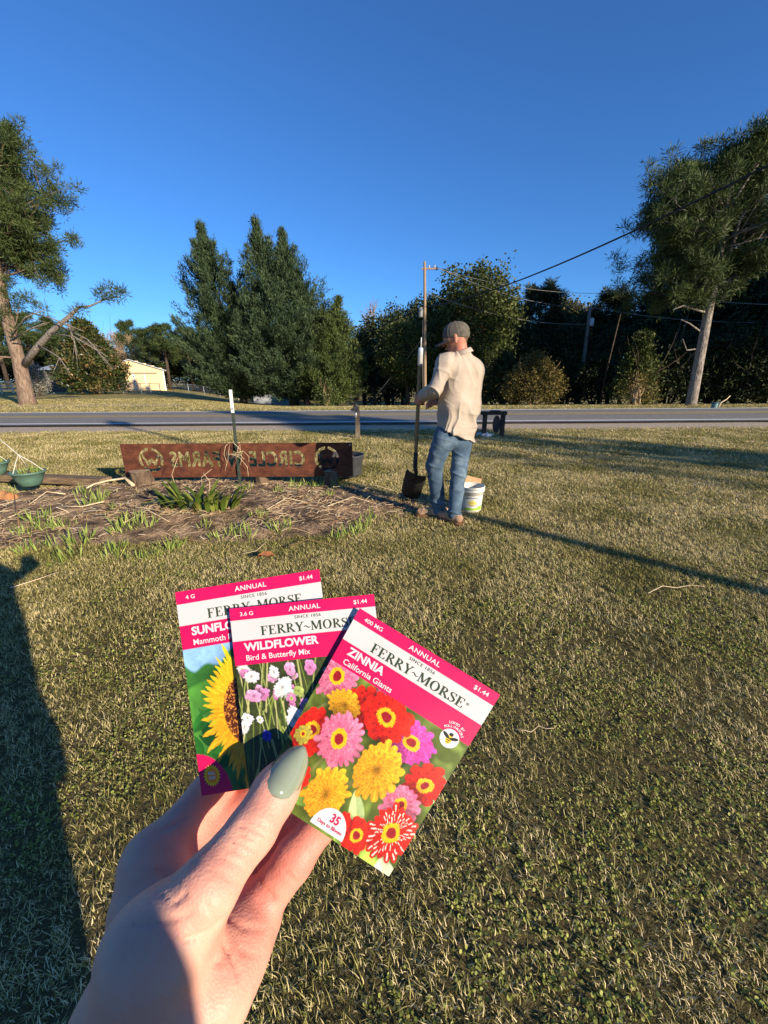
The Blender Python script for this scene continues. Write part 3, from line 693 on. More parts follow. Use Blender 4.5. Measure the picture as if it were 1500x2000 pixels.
# ================================================================== the photographer: left hand holding the packets, body behind the lens
def skin_mat(name, base, red):
    m, t, b = newmat(name); L = t.links.new
    tc = t.nodes.new('ShaderNodeTexCoord'); n1 = t.nodes.new('ShaderNodeTexNoise'); n1.inputs['Scale'].default_value = 75; n1.inputs['Detail'].default_value = 8
    L(tc.outputs['Object'], n1.inputs['Vector'])
    at = t.nodes.new('ShaderNodeAttribute'); at.attribute_name = 'tint'
    ad = t.nodes.new('ShaderNodeMath'); ad.operation = 'MULTIPLY_ADD'; ad.inputs[1].default_value = 0.75; L(n1.outputs['Fac'], ad.inputs[0]); L(at.outputs['Fac'], ad.inputs[2])
    r = t.nodes.new('ShaderNodeValToRGB'); e = r.color_ramp.elements; e[0].position = .3; e[0].color = (*base, 1); e[1].position = 1.15 if False else 1.0; e[1].color = (*red, 1)
    L(ad.outputs[0], r.inputs[0]); L(r.outputs[0], b.inputs['Base Color'])
    b.inputs['Roughness'].default_value = 0.52; b.inputs['Specular IOR Level'].default_value = 0.33
    b.inputs['Subsurface Weight'].default_value = 0.22; b.inputs['Subsurface Radius'].default_value = (1.0, 0.35, 0.2); b.inputs['Subsurface Scale'].default_value = 0.005
    vo = t.nodes.new('ShaderNodeTexVoronoi'); vo.inputs['Scale'].default_value = 900; L(tc.outputs['Object'], vo.inputs['Vector'])
    n2 = t.nodes.new('ShaderNodeTexNoise'); n2.inputs['Scale'].default_value = 260; n2.inputs['Detail'].default_value = 4; L(tc.outputs['Object'], n2.inputs['Vector'])
    mm = t.nodes.new('ShaderNodeMath'); mm.operation = 'ADD'; L(vo.outputs['Distance'], mm.inputs[0]); L(n2.outputs['Fac'], mm.inputs[1])
    bp = t.nodes.new('ShaderNodeBump'); bp.inputs['Strength'].default_value = 0.30; bp.inputs['Distance'].default_value = 0.0005
    L(mm.outputs[0], bp.inputs['Height']); L(bp.outputs[0], b.inputs['Normal'])
    return m
M_SKIN = skin_mat('skin_fair', srgb(220, 172, 148), srgb(212, 132, 114))
person = empty('person', (0.19, -0.34, 0.0), 'photographer whose left hand with grey-green nails holds up the seed packets', 'person')
def hp(x, y, d): return DP(x, y, d)
CMC, MCPt, IPt, TIPt = hp(292, 1852, .150), hp(392, 1732, .156), hp(487, 1612, .174), hp(566, 1490, .1925)
WR = hp(276, 1992, .151)
iM, iP, iD, iT = hp(288, 1674, .188), hp(398, 1548, .2155), hp(480, 1455, .232), hp(560, 1420, .238)
mM, mP, mD, mT = hp(368, 1722, .199), hp(462, 1586, .2185), hp(545, 1500, .226), hp(610, 1460, .230)
rM, rP, rD, rT = hp(430, 1764, .198), hp(528, 1640, .2100), hp(610, 1560, .213), hp(665, 1510, .217)
kM, kP, kD, kT = hp(478, 1792, .187), hp(566, 1674, .194), hp(628, 1596, .2015), hp(668, 1545, .208)
view = unit(hp(400, 1750, 1)-_C)
H = []
def chain(js, rs, k=0.004):
    for (a, b), (ra, rb) in zip(zip(js[:-1], js[1:]), zip(rs[:-1], rs[1:])): H.append(rc(a, b, ra, rb, k))
# palm slab, heel, forearm
H.append(rc(WR, hp(325, 1860, .170), .0215, .0205, .012, flat=(view, .8)))
for q, rr in ((iM, .0125), (mM, .0125), (rM, .012), (kM, .0115)):
    H.append(rc(hp(330, 1890, .172), q, .0145, rr, .008))
H.append(rc(hp(405, 1925, .160), kM, .0155, .0120, .008))          # hypothenar
H.append(rc(hp(385, 1945, .158), hp(448, 1850, .173), .0145, .013, .008))
H.append(rc(CMC, MCPt, .0165, .0119, .005)); H.append(rc(WR, CMC, .018, .0168, .010))
H.append(rc(hp(345, 1835, .161), hp(385, 1755, .160), .0142, .0115, .005))   # thenar
chain([MCPt, IPt], [.0116, .0099], .0035)
tv = unit(TIPt-IPt); tn = unit(-ray(540, 1530)); tn = unit(tn-tv*(tn@tv))
H.append(rc(IPt, IPt*0.45+TIPt*0.55, .0100, .0099, .004)); H.append(rc(IPt*0.5+TIPt*0.5, TIPt-tv*.003, .0100, .0080, .004, flat=(tn, .82)))
chain([iM, iP, iD, iT], [.0110, .0093, .0082, .0070]); chain([mM, mP, mD, mT], [.0110, .0094, .0082, .0070])
chain([rM, rP, rD, rT], [.0105, .0090, .0080, .0070]); chain([kM, kP, kD, kT], [.0098, .0085, .0078, .0066])
# web between thumb and index, creases of the palm
H.append(rc(hp(318, 1780, .172), hp(312, 1715, .184), .011, .009, .008))
H.append(rc(hp(262, 1775, .176), hp(292, 1692, .187), .0120, .0105, .010))
H.append(rc(hp(372, 1668, .200), hp(425, 1600, .214), .0105, .009, .006))
def groove(pts, r=0.0011, k=0.0022):
    for a, b in zip(pts[:-1], pts[1:]): H.append(rc(a, b, r, r, k, op='sub'))
# forearm, upper arm and the rest of the body
ELB = np.array([-0.205, -0.045, 0.915]); SHL = np.array([0.0, -0.33, 1.25]); SHR = np.array([0.242, -0.33, 1.265]); BX0 = 0.145
ELR = np.array([0.27, -0.40, 0.98]); WRR = np.array([0.26, -0.33, 0.74])
faW = WR+unit(ELB-WR)*0.05
Hh = H + [rc(WR, faW, .0215, .0235, .012, flat=(view, .82))]
V1, F1 = sdf_mesh(Hh+[rc(faW, WR*.6+ELB*.4, .0235, .031, .01)], 0.00125, pad=0.006)
B = [rc(WR*.75+ELB*.25, ELB, .024, .037, .02), rc(ELB, SHL, .038, .05, .03)]
fwd = np.array([0, 1, 0.])
def bx_(x, y, z): return np.array([BX0+x+(-.085 if z < .5 else (-.045 if z < .95 else (.05 if z > 1.36 else 0))), y, z+(.10 if z > 1.42 else 0)])
for a, b, ra, rb, k, fl in [(bx_(0, -.34, 1.24), bx_(0, -.35, 1.02), .13, .115, .05, .72), (SHL, SHR, .055, .055, .05, None), (bx_(0, -.34, 1.0), bx_(0, -.34, .86), .125, .15, .05, .75),
        (bx_(-.07, -.34, .85), bx_(-.08, -.33, .46), .085, .055, .03, None), (bx_(-.08, -.33, .46), bx_(-.085, -.35, .08), .055, .036, .02, None), (bx_(.07, -.34, .85), bx_(.08, -.33, .46), .085, .055, .03, None), (bx_(.08, -.33, .46), bx_(.085, -.35, .08), .055, .036, .02, None),
        (bx_(-.085, -.36, .035), bx_(-.1, -.18, .03), .036, .03, .02, None), (bx_(.085, -.36, .035), bx_(.1, -.18, .03), .036, .03, .02, None),
        (bx_(0, -.345, 1.25), bx_(0, -.33, 1.40), .05, .048, .03, None), (bx_(0, -.335, 1.51), bx_(0, -.325, 1.465), .085, .068, .03, None), (bx_(0, -.25, 1.49), bx_(0, -.243, 1.475), .012, .014, .012, None),
        (SHR, ELR, .05, .038, .03, None), (ELR, WRR, .037, .024, .02, None), (WRR, WRR+[0, .02, -.07], .026, .028, .02, None)]:
    B.append(rc(a, b, ra, rb, k, flat=(fwd, fl) if fl else None))
for i in range(4): B.append(rc(WRR+[0, .045-.02*i, -.09], WRR+[-.012, .05-.02*i, -.155+.006*abs(i-1)], .0092, .0078, .004))
B.append(rc(WRR+[0, .04, -.04], WRR+[-.02, .075, -.085], .011, .009, .006))
V2, F2 = sdf_mesh(B, 0.009, pad=0.03)
N1 = vnormals(V1, F1)
def crease(pts_, wd, dp, seed=0):
    """press a fold line into the skin along pixel points seen from the front"""
    q = V1-_C; dz = q@_fw; X_ = 750+FPX*(q@_rt)/dz; Y_ = 1000-FPX*(q@_up)/dz; best = np.full(len(V1), 1e9)
    for (a, b) in zip(pts_[:-1], pts_[1:]):
        a = np.array(a, float); b = np.array(b, float); d = b-a; t = np.clip(((X_-a[0])*d[0]+(Y_-a[1])*d[1])/(d@d), 0, 1); best = np.minimum(best, np.hypot(X_-a[0]-t*d[0], Y_-a[1]-t*d[1]))
    facing = np.clip(-(N1*unit(q)).sum(1), 0, 1); return -dp*np.exp(-(best/wd)**2)*facing
dsp = 0.0
for k_, (pp_, w_, d_) in enumerate([([(452, 1620), (480, 1632), (508, 1652)], 4, .0007), ([(446, 1634), (476, 1648), (500, 1664)], 4, .0006), ([(460, 1608), (492, 1618), (520, 1636)], 4, .0006), ([(470, 1596), (500, 1606), (528, 1622)], 3, .0004), ([(350, 1832), (395, 1818), (432, 1786)], 5, .0011), ([(432, 1786), (462, 1806), (500, 1812)], 6, .0005), ([(426, 1838), (446, 1872), (452, 1900)], 5, .0008), ([(488, 1690), (500, 1726), (524, 1752)], 4, .0009), ([(300, 1690), (330, 1712), (372, 1676)], 5, .0008), ([(250, 1800), (310, 1795), (362, 1780)], 6, .0006), ([(296, 1622), (330, 1606), (352, 1590)], 4, .0007), ([(378, 1900), (398, 1880), (420, 1872)], 5, .0006), ([(405, 1690), (440, 1712), (462, 1722)], 3, .0004), ([(425, 1668), (455, 1684), (478, 1700)], 3, .0004), ([(436, 1650), (470, 1664), (492, 1680)], 3, .0004), ([(545, 1700), (560, 1712), (575, 1722)], 3, .0005), ([(390, 1760), (410, 1790), (420, 1800)], 4, .0005), ([(300, 1740), (330, 1760), (352, 1742)], 5, .0006), ([(460, 1850), (480, 1862), (498, 1858)], 4, .0005)]): dsp = dsp+crease(pp_, w_, d_*1.7)
dsp = dsp+.0008*(fbm(V1*120, 7, 3)-.5)+.0014*(fbm(V1*34, 12, 2)-.5)
V1 = V1+N1*np.asarray(dsp)[:, None]
tint1 = 0.30*sstep(0.30, 1.0, fbm(V1*38, 3, 2))
for q, w in ((iP, .35), (mP, .5), (rP, .5), (kP, .3), (kD, .35), (kM, .3), (mM, .35), (rM, .35), (IPt, .12), (hp(455, 1830, .17), .25)):
    tint1 = tint1+w*np.exp(-(np.linalg.norm(V1-q, axis=1)/.018)**2)
VV = np.concatenate([V1, V2]); FF = np.concatenate([F1, F2+len(V1)])
tt = np.concatenate([tint1, np.full(len(V2), .15)])
link('body', mesh_np('body', VV, FF, tint=tt, smooth=True), M_SKIN, person)
# clothing and hair
M_SHIRT2 = mat('dark_shirt', (0.03, 0.035, 0.05), (0.05, 0.055, 0.07), scale=20, rough=0.9); M_JEAN2 = mat('dark_trousers', (0.02, 0.025, 0.04), (0.04, 0.045, 0.06), scale=20, rough=0.9)
top = [rc(bx_(0, -.34, 1.24), bx_(0, -.35, 1.0), .143, .135, .05, flat=(fwd, .75)), rc(SHL, SHR, .066, .066, .05), rc(bx_(0, -.345, 1.0), bx_(0, -.34, .84), .14, .165, .05, flat=(fwd, .8)), rc(SHL, SHL*.55+ELB*.45, .062, .056, .03), rc(SHR, SHR*.4+ELR*.6, .062, .056, .03)]
V3, F3 = sdf_mesh(top, .01, pad=.03); link('shirt', mesh_np('shirt', V3, F3, smooth=True), M_SHIRT2, person)
leg = [rc(bx_(sx*.07, -.34, .86), bx_(sx*.08, -.33, .46), .1, .068, .03) for sx in (-1, 1)]+[rc(bx_(sx*.08, -.33, .46), bx_(sx*.085, -.35, .1), .068, .055, .02) for sx in (-1, 1)]
V3, F3 = sdf_mesh(leg, .01, pad=.03); link('trousers', mesh_np('trousers', V3, F3, smooth=True), M_JEAN2, person)
hair = [rc(bx_(0, -.355, 1.525), bx_(0, -.365, 1.43), .092, .08, .03), rc(bx_(0, -.40, 1.45), bx_(0, -.42, 1.25), .06, .045, .03)]
V3, F3 = sdf_mesh(hair, .009, pad=.03); link('hair', mesh_np('hair', V3, F3, smooth=True), mat('brown_hair', (.03, .018, .01), (.07, .04, .02), scale=60, rough=.5), person)
# thumb nail: a curved almond of polish lying on the thumb
nb = IPt*0.42+TIPt*0.58; side = np.cross(tv, tn); mbn = MB(); nu_, nv_ = 15, 13; Vn = []
for i in range(nu_):
    t = i/(nu_-1); along = -0.0042+t*0.0222
    hw = 0.0074*max(0, 1-(max(0, t-.48)/.525)**2.5)**0.5
    hw *= 0.9+0.1*math.sin(math.pi*min(1, t*1.4)); 
    if t < .12: hw *= 0.72+0.28*(t/.12)**.5
    for j in range(nv_):
        s_ = -1+2*j/(nv_-1); c_ = nb+tv*along+side*hw*s_
        lift = 0.0107-0.0030*t-0.0042*s_*s_-0.0016*abs(s_)**6-.0016*max(0, 1-t/.10)
        Vn.append(c_+tn*lift)
Fn = [(i*nv_+j, (i+1)*nv_+j, (i+1)*nv_+j+1, i*nv_+j+1) for i in range(nu_-1) for j in range(nv_-1)]
mbn.add(Vn, Fn, True); nail = mbn.build('thumb_nail', mat('sage_polish', srgb(128, 138, 118), srgb(136, 146, 126), scale=30, rough=0.13, spec=0.6), person)
so = nail.modifiers.new('thick', 'SOLIDIFY'); so.thickness = 0.0009; so.offset = -1
# ================================================================== the man with the shovel
MY = 3.73
def mp(x, y, dy=0.0): return YP(x, y, MY+dy)
FACE = unit(np.array([-0.55, 0.83, 0.0])); LEFT = np.array([-FACE[1], FACE[0], 0])
man = empty('person', (0.64, 3.73, 0), 'man in tan shirt, blue jeans and grey cap, back turned, holding a shovel', 'person')
M_SKINM = skin_mat('skin_tan', srgb(196, 142, 114), srgb(186, 104, 82))
shL, shR = mp(874, 711, -.10), mp(930, 727, .06); elL, wrL, haL = mp(854, 760, -.20), mp(829, 774, .10), mp(817, 774, .17)
elR, wrR, haR = mp(922, 778, .24), mp(872, 788, .36), mp(850, 789, .37)
hipL, knL, anL = mp(868, 858, -.03), mp(849, 912, .04), mp(858, 1000, .10)
hipR, knR, anR = mp(906, 858, .05), mp(897, 925, -.02), mp(887, 1008, -.08)
neck, head = mp(907, 690, .0), mp(896, 663, -.0)
HD = unit(np.array([-0.90, 0.42, -0.18])); HS = unit(np.cross(HD, [0, 0, 1])); HU = np.cross(HS, HD)
chest, belly, pel = mp(904, 735, .02), mp(896, 800, .02), mp(888, 850, .02)
b = [rc(chest, belly, .115, .10, .05, flat=(FACE, .75)), rc(belly, pel, .10, .11, .05, flat=(FACE, .8)), rc(shL, shR, .045, .045, .05),
     rc(shL, elL, .042, .036, .03), rc(elL, wrL, .036, .028, .02), rc(shR, elR, .042, .036, .03), rc(elR, wrR, .04, .028, .02),
     rc(hipL, knL, .07, .05, .04), rc(knL, anL, .05, .036, .02), rc(hipR, knR, .07, .05, .04), rc(knR, anR, .05, .036, .02),
     rc(mp(906, 708, 0), head-HU*.03-HD*.02, .062, .056, .03),
     rc(head+HU*.03-HD*.015, head+HU*.03+HD*.03, .088, .080, .03, flat=(HS, .86)), rc(head-HU*.005+HD*.03, head-HU*.075+HD*.045, .066, .036, .03, flat=(HS, .9)),
     rc(head-HU*.0+HD*.105, head-HU*.03+HD*.118, .010, .013, .012), rc(head-HU*.062+HD*.092, head-HU*.062+HD*.098, .013, .011, .01),
     rc(anL, anL+np.array([-.13, .03, -.03]), .04, .03, .02), rc(anR, anR+np.array([-.10, .09, -.03]), .04, .03, .02)]
for sgn in (-1, 1):   # ears
    e0 = head-HU*.01+HS*sgn*.077-HD*.012
    b.append(rc(e0+HU*.024, e0-HU*.024, .017, .012, .005, flat=(HS, .45)))
# hands: palms and fingers closed round the shaft
SH_T, SH_B = mp(826, 684, .10), mp(812, 912, .33)          # shovel shaft from grip end to socket
def on_shaft(t): return SH_T*(1-t)+SH_B*t
sv = unit(SH_B-SH_T); g0 = on_shaft(.385)
pr = unit(wrL-g0); pr = unit(pr-sv*(pr@sv)); ps = np.cross(sv, pr)
b.append(rc(wrL, g0+pr*.045, .028, .03, .02)); b.append(rc(g0+pr*.04-sv*.03, g0+pr*.04+sv*.03, .021, .021, .015))
for i in range(4):
    o_ = g0+sv*(-.033+i*.021)
    an = np.linspace(-.2, 3.6-.15*abs(i-1), 6); rr = .0285
    pts_ = [o_+pr*rr*math.cos(a)+ps*rr*math.sin(a) for a in an]; pts_[0] = pts_[0]+pr*.006
    for q in range(5): b.append(rc(pts_[q], pts_[q+1], .0105, .0098, .003))
an = np.linspace(.1, -2.2, 5); pts_ = [g0-sv*.045+sv*.006*i_+pr*.031*math.cos(a)+ps*.031*math.sin(a) for i_, a in enumerate(an)]
for q in range(4): b.append(rc(pts_[q], pts_[q+1], .0125, .0115, .004))
b.append(rc(wrR, haR, .027, .03, .015, flat=((0, 0, 1), .7)))
for i in range(4):
    f0 = haR+np.array([-.02, -.012+.012*i*0, .024-.016*i]); b.append(rc(f0, f0+np.array([-.035, .0, -.012]), .0105, .0095, .004)); b.append(rc(f0+np.array([-.035, 0, -.012]), f0+np.array([-.05, .02, -.03]), .0095, .008, .004))
b.append(rc(haR+np.array([0, -.01, .03]), haR+np.array([-.04, -.015, .04]), .0115, .010, .005))
V, F = sdf_mesh(b, .0062, pad=.03)
tn_ = np.where(V[:, 2] > 1.42, .12, .10)+.22*np.exp(-(np.linalg.norm(V-mp(909, 682, -.05), axis=1)/.07)**2)
link('body', mesh_np('body', V, F, tint=tn_, smooth=True), M_SKINM, man)
# shirt
tan1 = srgb(180, 164, 145); tan2 = srgb(164, 148, 129)
M_TAN = mat('tan_cotton', tan2, tan1, scale=5, rough=0.9, bump=0.25, bscale=60, bdist=0.01)
hemp = mp(884, 845, 0); hemn = unit(np.array([.40, -.05, .88]))
LT = LEFT*.062
s = [rc(mp(905, 728, .02)+LT, mp(898, 795, .02)+LT*.9, .128, .128, .06), rc(mp(908, 730, .02)-LT, mp(902, 795, .02)-LT*.9, .128, .128, .06), rc(mp(897, 795, .02)+LT*.7, mp(884, 880, .02)+LT*.7, .130, .138, .05), rc(mp(901, 795, .02)-LT*.7, mp(890, 885, .02)-LT*.6, .130, .136, .05), rc(shL, shR, .066, .062, .06), rc(mp(899, 700, .0), shL, .06, .066, .04), rc(mp(912, 703, .0), shR, .055, .064, .04),
     rc(shL, elL, .076, .062, .03), rc(elL, wrL, .062, .050, .02), rc(shR, elR, .072, .060, .05), rc(elR, wrR, .058, .045, .02), rc(mp(907, 702, .01), mp(908, 692, .0), .072, .062, .025)]
s.append(dict(op='cut', p=hemp, n=hemn))
s.append(dict(op='cut', p=wrL+unit(wrL-elL)*(-.01), n=unit(elL-wrL), near=wrL, rad=.09))
V, F = sdf_mesh(s, .0058, pad=.03)
N = vnormals(V, F)
def folds(V, along, across, amp, seed, fa=2.2, fc=11.0):
    """long soft cloth folds: noise stretched along one direction, sharpened into ridges"""
    al = unit(np.array(along, float)); ac = unit(np.array(across, float)); th = np.cross(al, ac)
    w = fbm(V*4, seed+50, 2)-.5
    Q = np.stack([(V@al)*fa, (V@ac)*fc+w*3.0, (V@th)*fa*2], -1)
    n = vnoise(Q, seed); r = 1-np.abs(2*n-1); return amp*(r**2.0-.45)
zb = (V[:, 2]-hemp[2])
disp = folds(V, (.25, .1, .95), (.9, -.3, .1), .019, 3, fc=15)+folds(V, (-.7, .2, .6), (.6, .2, .75), .017, 8, fc=12)*sstep(.4, .0, zb)
disp += np.exp(-np.clip(zb, 0, 1)/.10)*folds(V, (.9, .2, .3), (.2, 0, .95), .020, 12, fc=24)
disp = disp*(.45+.55*sstep(.36, .22, zb))
arm = np.minimum(np.linalg.norm(V-elL, axis=1), np.linalg.norm(V-(elL+shL)/2, axis=1)); disp += np.exp(-(arm/.13)**2)*folds(V, (.6, .3, .5), unit(elL-shL), .024, 5, fc=22)
disp -= .010*np.exp(-(np.abs((V-shL)@unit(np.array([.9, .1, -.35]))-.045)/.012)**2)*np.exp(-(np.linalg.norm(V-shL, axis=1)/.16)**4)
V = V+N*disp[:, None]
V = V+N*(0.004*np.exp(-(zb/.02)**2))[:, None]
shirt = link('shirt', mesh_np('shirt', V, F, smooth=True), M_TAN, man)
# collar and cuff as sewn pieces
mb = MB(); cc = mp(907.5, 690, 0); nn = unit(head-cc+np.array([.0, 0, .06]))
a0 = unit(np.cross(nn, [0, 1, 0])); b0 = np.cross(nn, a0); ring_ = [cc+(a0*math.cos(t)+b0*math.sin(t))*.068 for t in np.linspace(0, 6.283, 25)]
Vc = []; 
for t in np.linspace(0, 6.283, 33):
    e_ = a0*math.cos(t)+b0*math.sin(t); Vc += [cc+e_*.070-nn*.018, cc+e_*.066+nn*.022, cc+e_*.078+nn*.014, cc+e_*.090-nn*.020]
Fc = [(4*i+j, 4*i+4+j, 4*i+5+j, 4*i+1+j) for i in range(32) for j in range(3)]
mb.add(Vc, Fc, True); mb.build('collar', M_TAN, shirt)
# jeans
M_JEAN = mat('denim', srgb(50, 66, 82), srgb(112, 128, 138), scale=7, rough=0.85, bump=0.2, bscale=200, c3=srgb(76, 96, 112), bdist=0.004, lo=.3, hi=.72)
j = [rc(mp(884, 838, .02)+LT*.8, mp(884, 856, .02)+LT*.8, .098, .102, .05), rc(mp(888, 838, .02)-LT*.8, mp(892, 858, .02)-LT*.8, .098, .104, .05), rc(hipL, knL, .094, .074, .04), rc(knL, anL+np.array([0, 0, .01]), .072, .066, .03), rc(hipR, knR, .092, .070, .04), rc(knR, anR+np.array([0, 0, .01]), .069, .066, .03)]
j.append(dict(op='cut', p=(0, 0, .052), n=np.array([0, 0, 1.])))
V, F = sdf_mesh(j, .0058, pad=.03); N = vnormals(V, F)
z = V[:, 2]
kn = np.exp(-(np.minimum(np.linalg.norm(V-knL, axis=1), np.linalg.norm(V-knR, axis=1))/.14)**2)
an_ = np.exp(-((z-.12)/.09)**2)
disp = folds(V, (.8, .3, -.35), (.3, .1, .95), .013, 6, fa=3, fc=20)*(0.35+kn*.9+an_*1.1)+folds(V, (-.75, .2, .6), (.6, 0, .8), .011, 15, fc=18)*sstep(.45, .7, z)
V = V+N*disp[:, None]
jeans = link('jeans', mesh_np('jeans', V, F, smooth=True), M_JEAN, man)
# back pocket outlines: stitched patch standing a little proud
mb = MB(); pc = mp(868, 868, -.12); bk = unit(np.array([.1, -1, 0.1])); r_ = unit(np.cross(bk, [0, 0, 1]))*-1
pk_ = MB()
# boots
M_BOOT = mat('tan_leather', srgb(140, 110, 82), srgb(186, 154, 122), scale=12, rough=0.7, bump=0.3, bscale=40, bdist=0.01); M_SOLE = mat('boot_sole', srgb(120, 84, 56), srgb(92, 62, 42), scale=20, rough=0.8)
for an0, d in ((anL, unit(np.array([-.97, .18, 0]))), (anR, unit(np.array([-.62, .78, 0])))):
    g = np.array([an0[0], an0[1], 0]); hl = g-d*.055
    bt = [rc(g+[0, 0, .13], g+[0, 0, .07], .05, .052, .02), rc(hl+[0, 0, .06], g+d*.05+[0, 0, .06], .042, .046, .02), rc(g+d*.05+[0, 0, .055], g+d*.185+[0, 0, .043], .048, .043, .02, flat=(np.cross(d, [0, 0, 1]), 1.0)), dict(op='cut', p=(0, 0, .022), n=np.array([0, 0, 1.]))]
    V, F = sdf_mesh(bt, .006, pad=.03); N = vnormals(V, F); V = V+N*(-.004*np.abs(np.sin((V@d)*70+V[:, 2]*30))*sstep(.0, .1, (V-g)@d))[:, None]
    bo = link('boot', mesh_np('boot', V, F, smooth=True), M_BOOT, man)
    so_ = [rc(hl+[0, 0, .014], g+d*.19+[0, 0, .014], .052, .053, .01), dict(op='cut', p=(0, 0, .030), n=np.array([0, 0, -1.])), dict(op='cut', p=(0, 0, .002), n=np.array([0, 0, 1.]))]
    V, F = sdf_mesh(so_, .006, pad=.02); link('sole', mesh_np('sole', V, F, smooth=True), M_SOLE, bo)
# cap: crown, brim, button, strap opening
M_CAP = mat('cap_cloth', srgb(84, 78, 68), srgb(106, 98, 86), scale=30, rough=0.9, bump=0.2, bscale=90, bdist=0.005); M_CAPD = mat('cap_dark', srgb(70, 64, 56), srgb(88, 80, 70), scale=30, rough=0.9)
c0 = head+HU*.036-HD*.004
cr_ = [rc(c0-HD*.022, c0+HD*.028, .092, .088, .03, flat=(HS, .88)), rc(c0+HU*.008+HD*.02, c0+HU*.016+HD*.02, .082, .080, .02, flat=(HS, .88)), dict(op='cut', p=c0-HU*.034, n=unit(HU-HD*.16))]
V, F = sdf_mesh(cr_, .0055, pad=.03); N = vnormals(V, F); th = np.arctan2((V-c0)@HS, (V-c0)@HD); V = V-N*(.0022*np.exp(-((np.abs((th*3/math.pi) % 1-.5)-.5)/.06)**2))[:, None]
capo = link('cap', mesh_np('cap', V, F, smooth=True), M_CAP, man)
mb = MB(); Vb = []
for i in range(8):
    t = i/7; 
    for q in range(13):
        s_ = -1+q/6; w = .082*(1-.22*t*t)*s_; out = .085+.112*t*(1-.28*abs(s_)**2.5)-.050*abs(s_)**2*(1-t)
        Vb.append(c0-HU*(.028+.024*t+.022*s_*s_)+HS*w+HD*out)
Fb = [(i*13+q, i*13+q+1, (i+1)*13+q+1, (i+1)*13+q) for i in range(7) for q in range(12)]
mb.add(Vb, Fb, True); br = mb.build('brim', M_CAPD, capo); so = br.modifiers.new('thick', 'SOLIDIFY'); so.thickness = .004
mb = MB(); mb.lathe(c0+HU*.096, [(.009, 0), (.009, .004), (.004, .007), (0.0001, .007)], n=12); mb.build('button', M_CAPD, capo)
mb = MB(); op_ = c0-HD*.118-HU*.004; Vo = [op_+HD*(.010-.010*math.cos(t))*0+HS*.034*math.cos(t)+HU*(.026*max(0, math.sin(t))) for t in np.linspace(0, math.pi, 15)]
Vo = [v+HD*(.030*(abs((v-op_)@HS)/.034)**2*.35+.5*((v-op_)@HU)) for v in Vo]
mb.add(Vo+[op_], [(i, i+1, 15) for i in range(14)]); mb.build('strap_opening', mat('cap_gap', (.012, .010, .009), rough=.9), capo)
# short hair at the nape
hr = [rc(head+HU*.01-HD*.035, head-HU*.030-HD*.028, .072, .056, .02, flat=(HS, .9))]
V, F = sdf_mesh(hr, .006, pad=.02); V = V[:]; link('hair', mesh_np('hair', V, F, smooth=True), mat('cropped_hair', srgb(86, 62, 46), srgb(120, 92, 70), scale=120, rough=.9, bump=.5, bscale=300, bdist=.004), man)
# ---- shovel
shv = empty('shovel', (G(800, 972)[0], G(800, 972)[1], 0), 'long-handled shovel with dark worn blade held upright by the man', 'shovel')
M_WOODH = mat('handle_wood', srgb(122, 96, 62), srgb(164, 136, 96), scale=3, rough=.6, stretch=(30, 30, 2)); M_DARKST = mat('worn_steel', (.03, .028, .026), (.075, .065, .055), scale=14, rough=.65, metal=.4, bump=.2, bscale=50)
mb = MB(); mb.tube([on_shaft(t) for t in np.linspace(0.06, 1.0, 12)], [.0185]*10+[.0175, .017], n=12); mb.build('handle', M_WOODH, shv)
mb = MB(); mb.tube([on_shaft(-.015), on_shaft(0), on_shaft(.115), on_shaft(.118)], [.019, .022, .022, .019], n=14); mb.build('grip_sleeve', mat('bare_metal', (.62, .61, .58), (.74, .73, .70), scale=30, rough=.42, metal=.4), shv)
mb = MB(); mb.tube([on_shaft(-.015), on_shaft(-.09)], [.005, .004], n=8); mb.build('grip_pin', M_WHITE, shv)
sb = G(800, 974); kk = mp(814, 925, .33)
mb = MB(); mb.tube([on_shaft(.86), on_shaft(1.0), kk, kk*.8+sb*.2], [.021, .0215, .019, .012], n=12); mb.build('socket', M_DARKST, shv)
bd = unit(sb-kk); bs_ = unit(np.array([.86, -.5, .0])); bs_ = unit(bs_-bd*(bs_@bd)); bn = np.cross(bd, bs_); Lb = np.linalg.norm(sb-kk)+.02; Vb = []
for i in range(13):
    t = i/12; w = .108 if t < .62 else .108*math.sqrt(max(0, 1-((t-.62)/.40)**2))
    w *= .96 if i == 0 else 1
    for q in range(11):
        s_ = -1+q/5; Vb.append(kk+bd*Lb*t+bs_*w*s_+bn*(.026*(1-s_*s_)*(1-.5*t)-.01+.025*math.sin(t*3)))
mb = MB(); mb.add(Vb, [(i*11+q, i*11+q+1, (i+1)*11+q+1, (i+1)*11+q) for i in range(12) for q in range(10)], True); bl = mb.build('blade', M_DARKST, shv); so = bl.modifiers.new('thick', 'SOLIDIFY'); so.thickness = .004
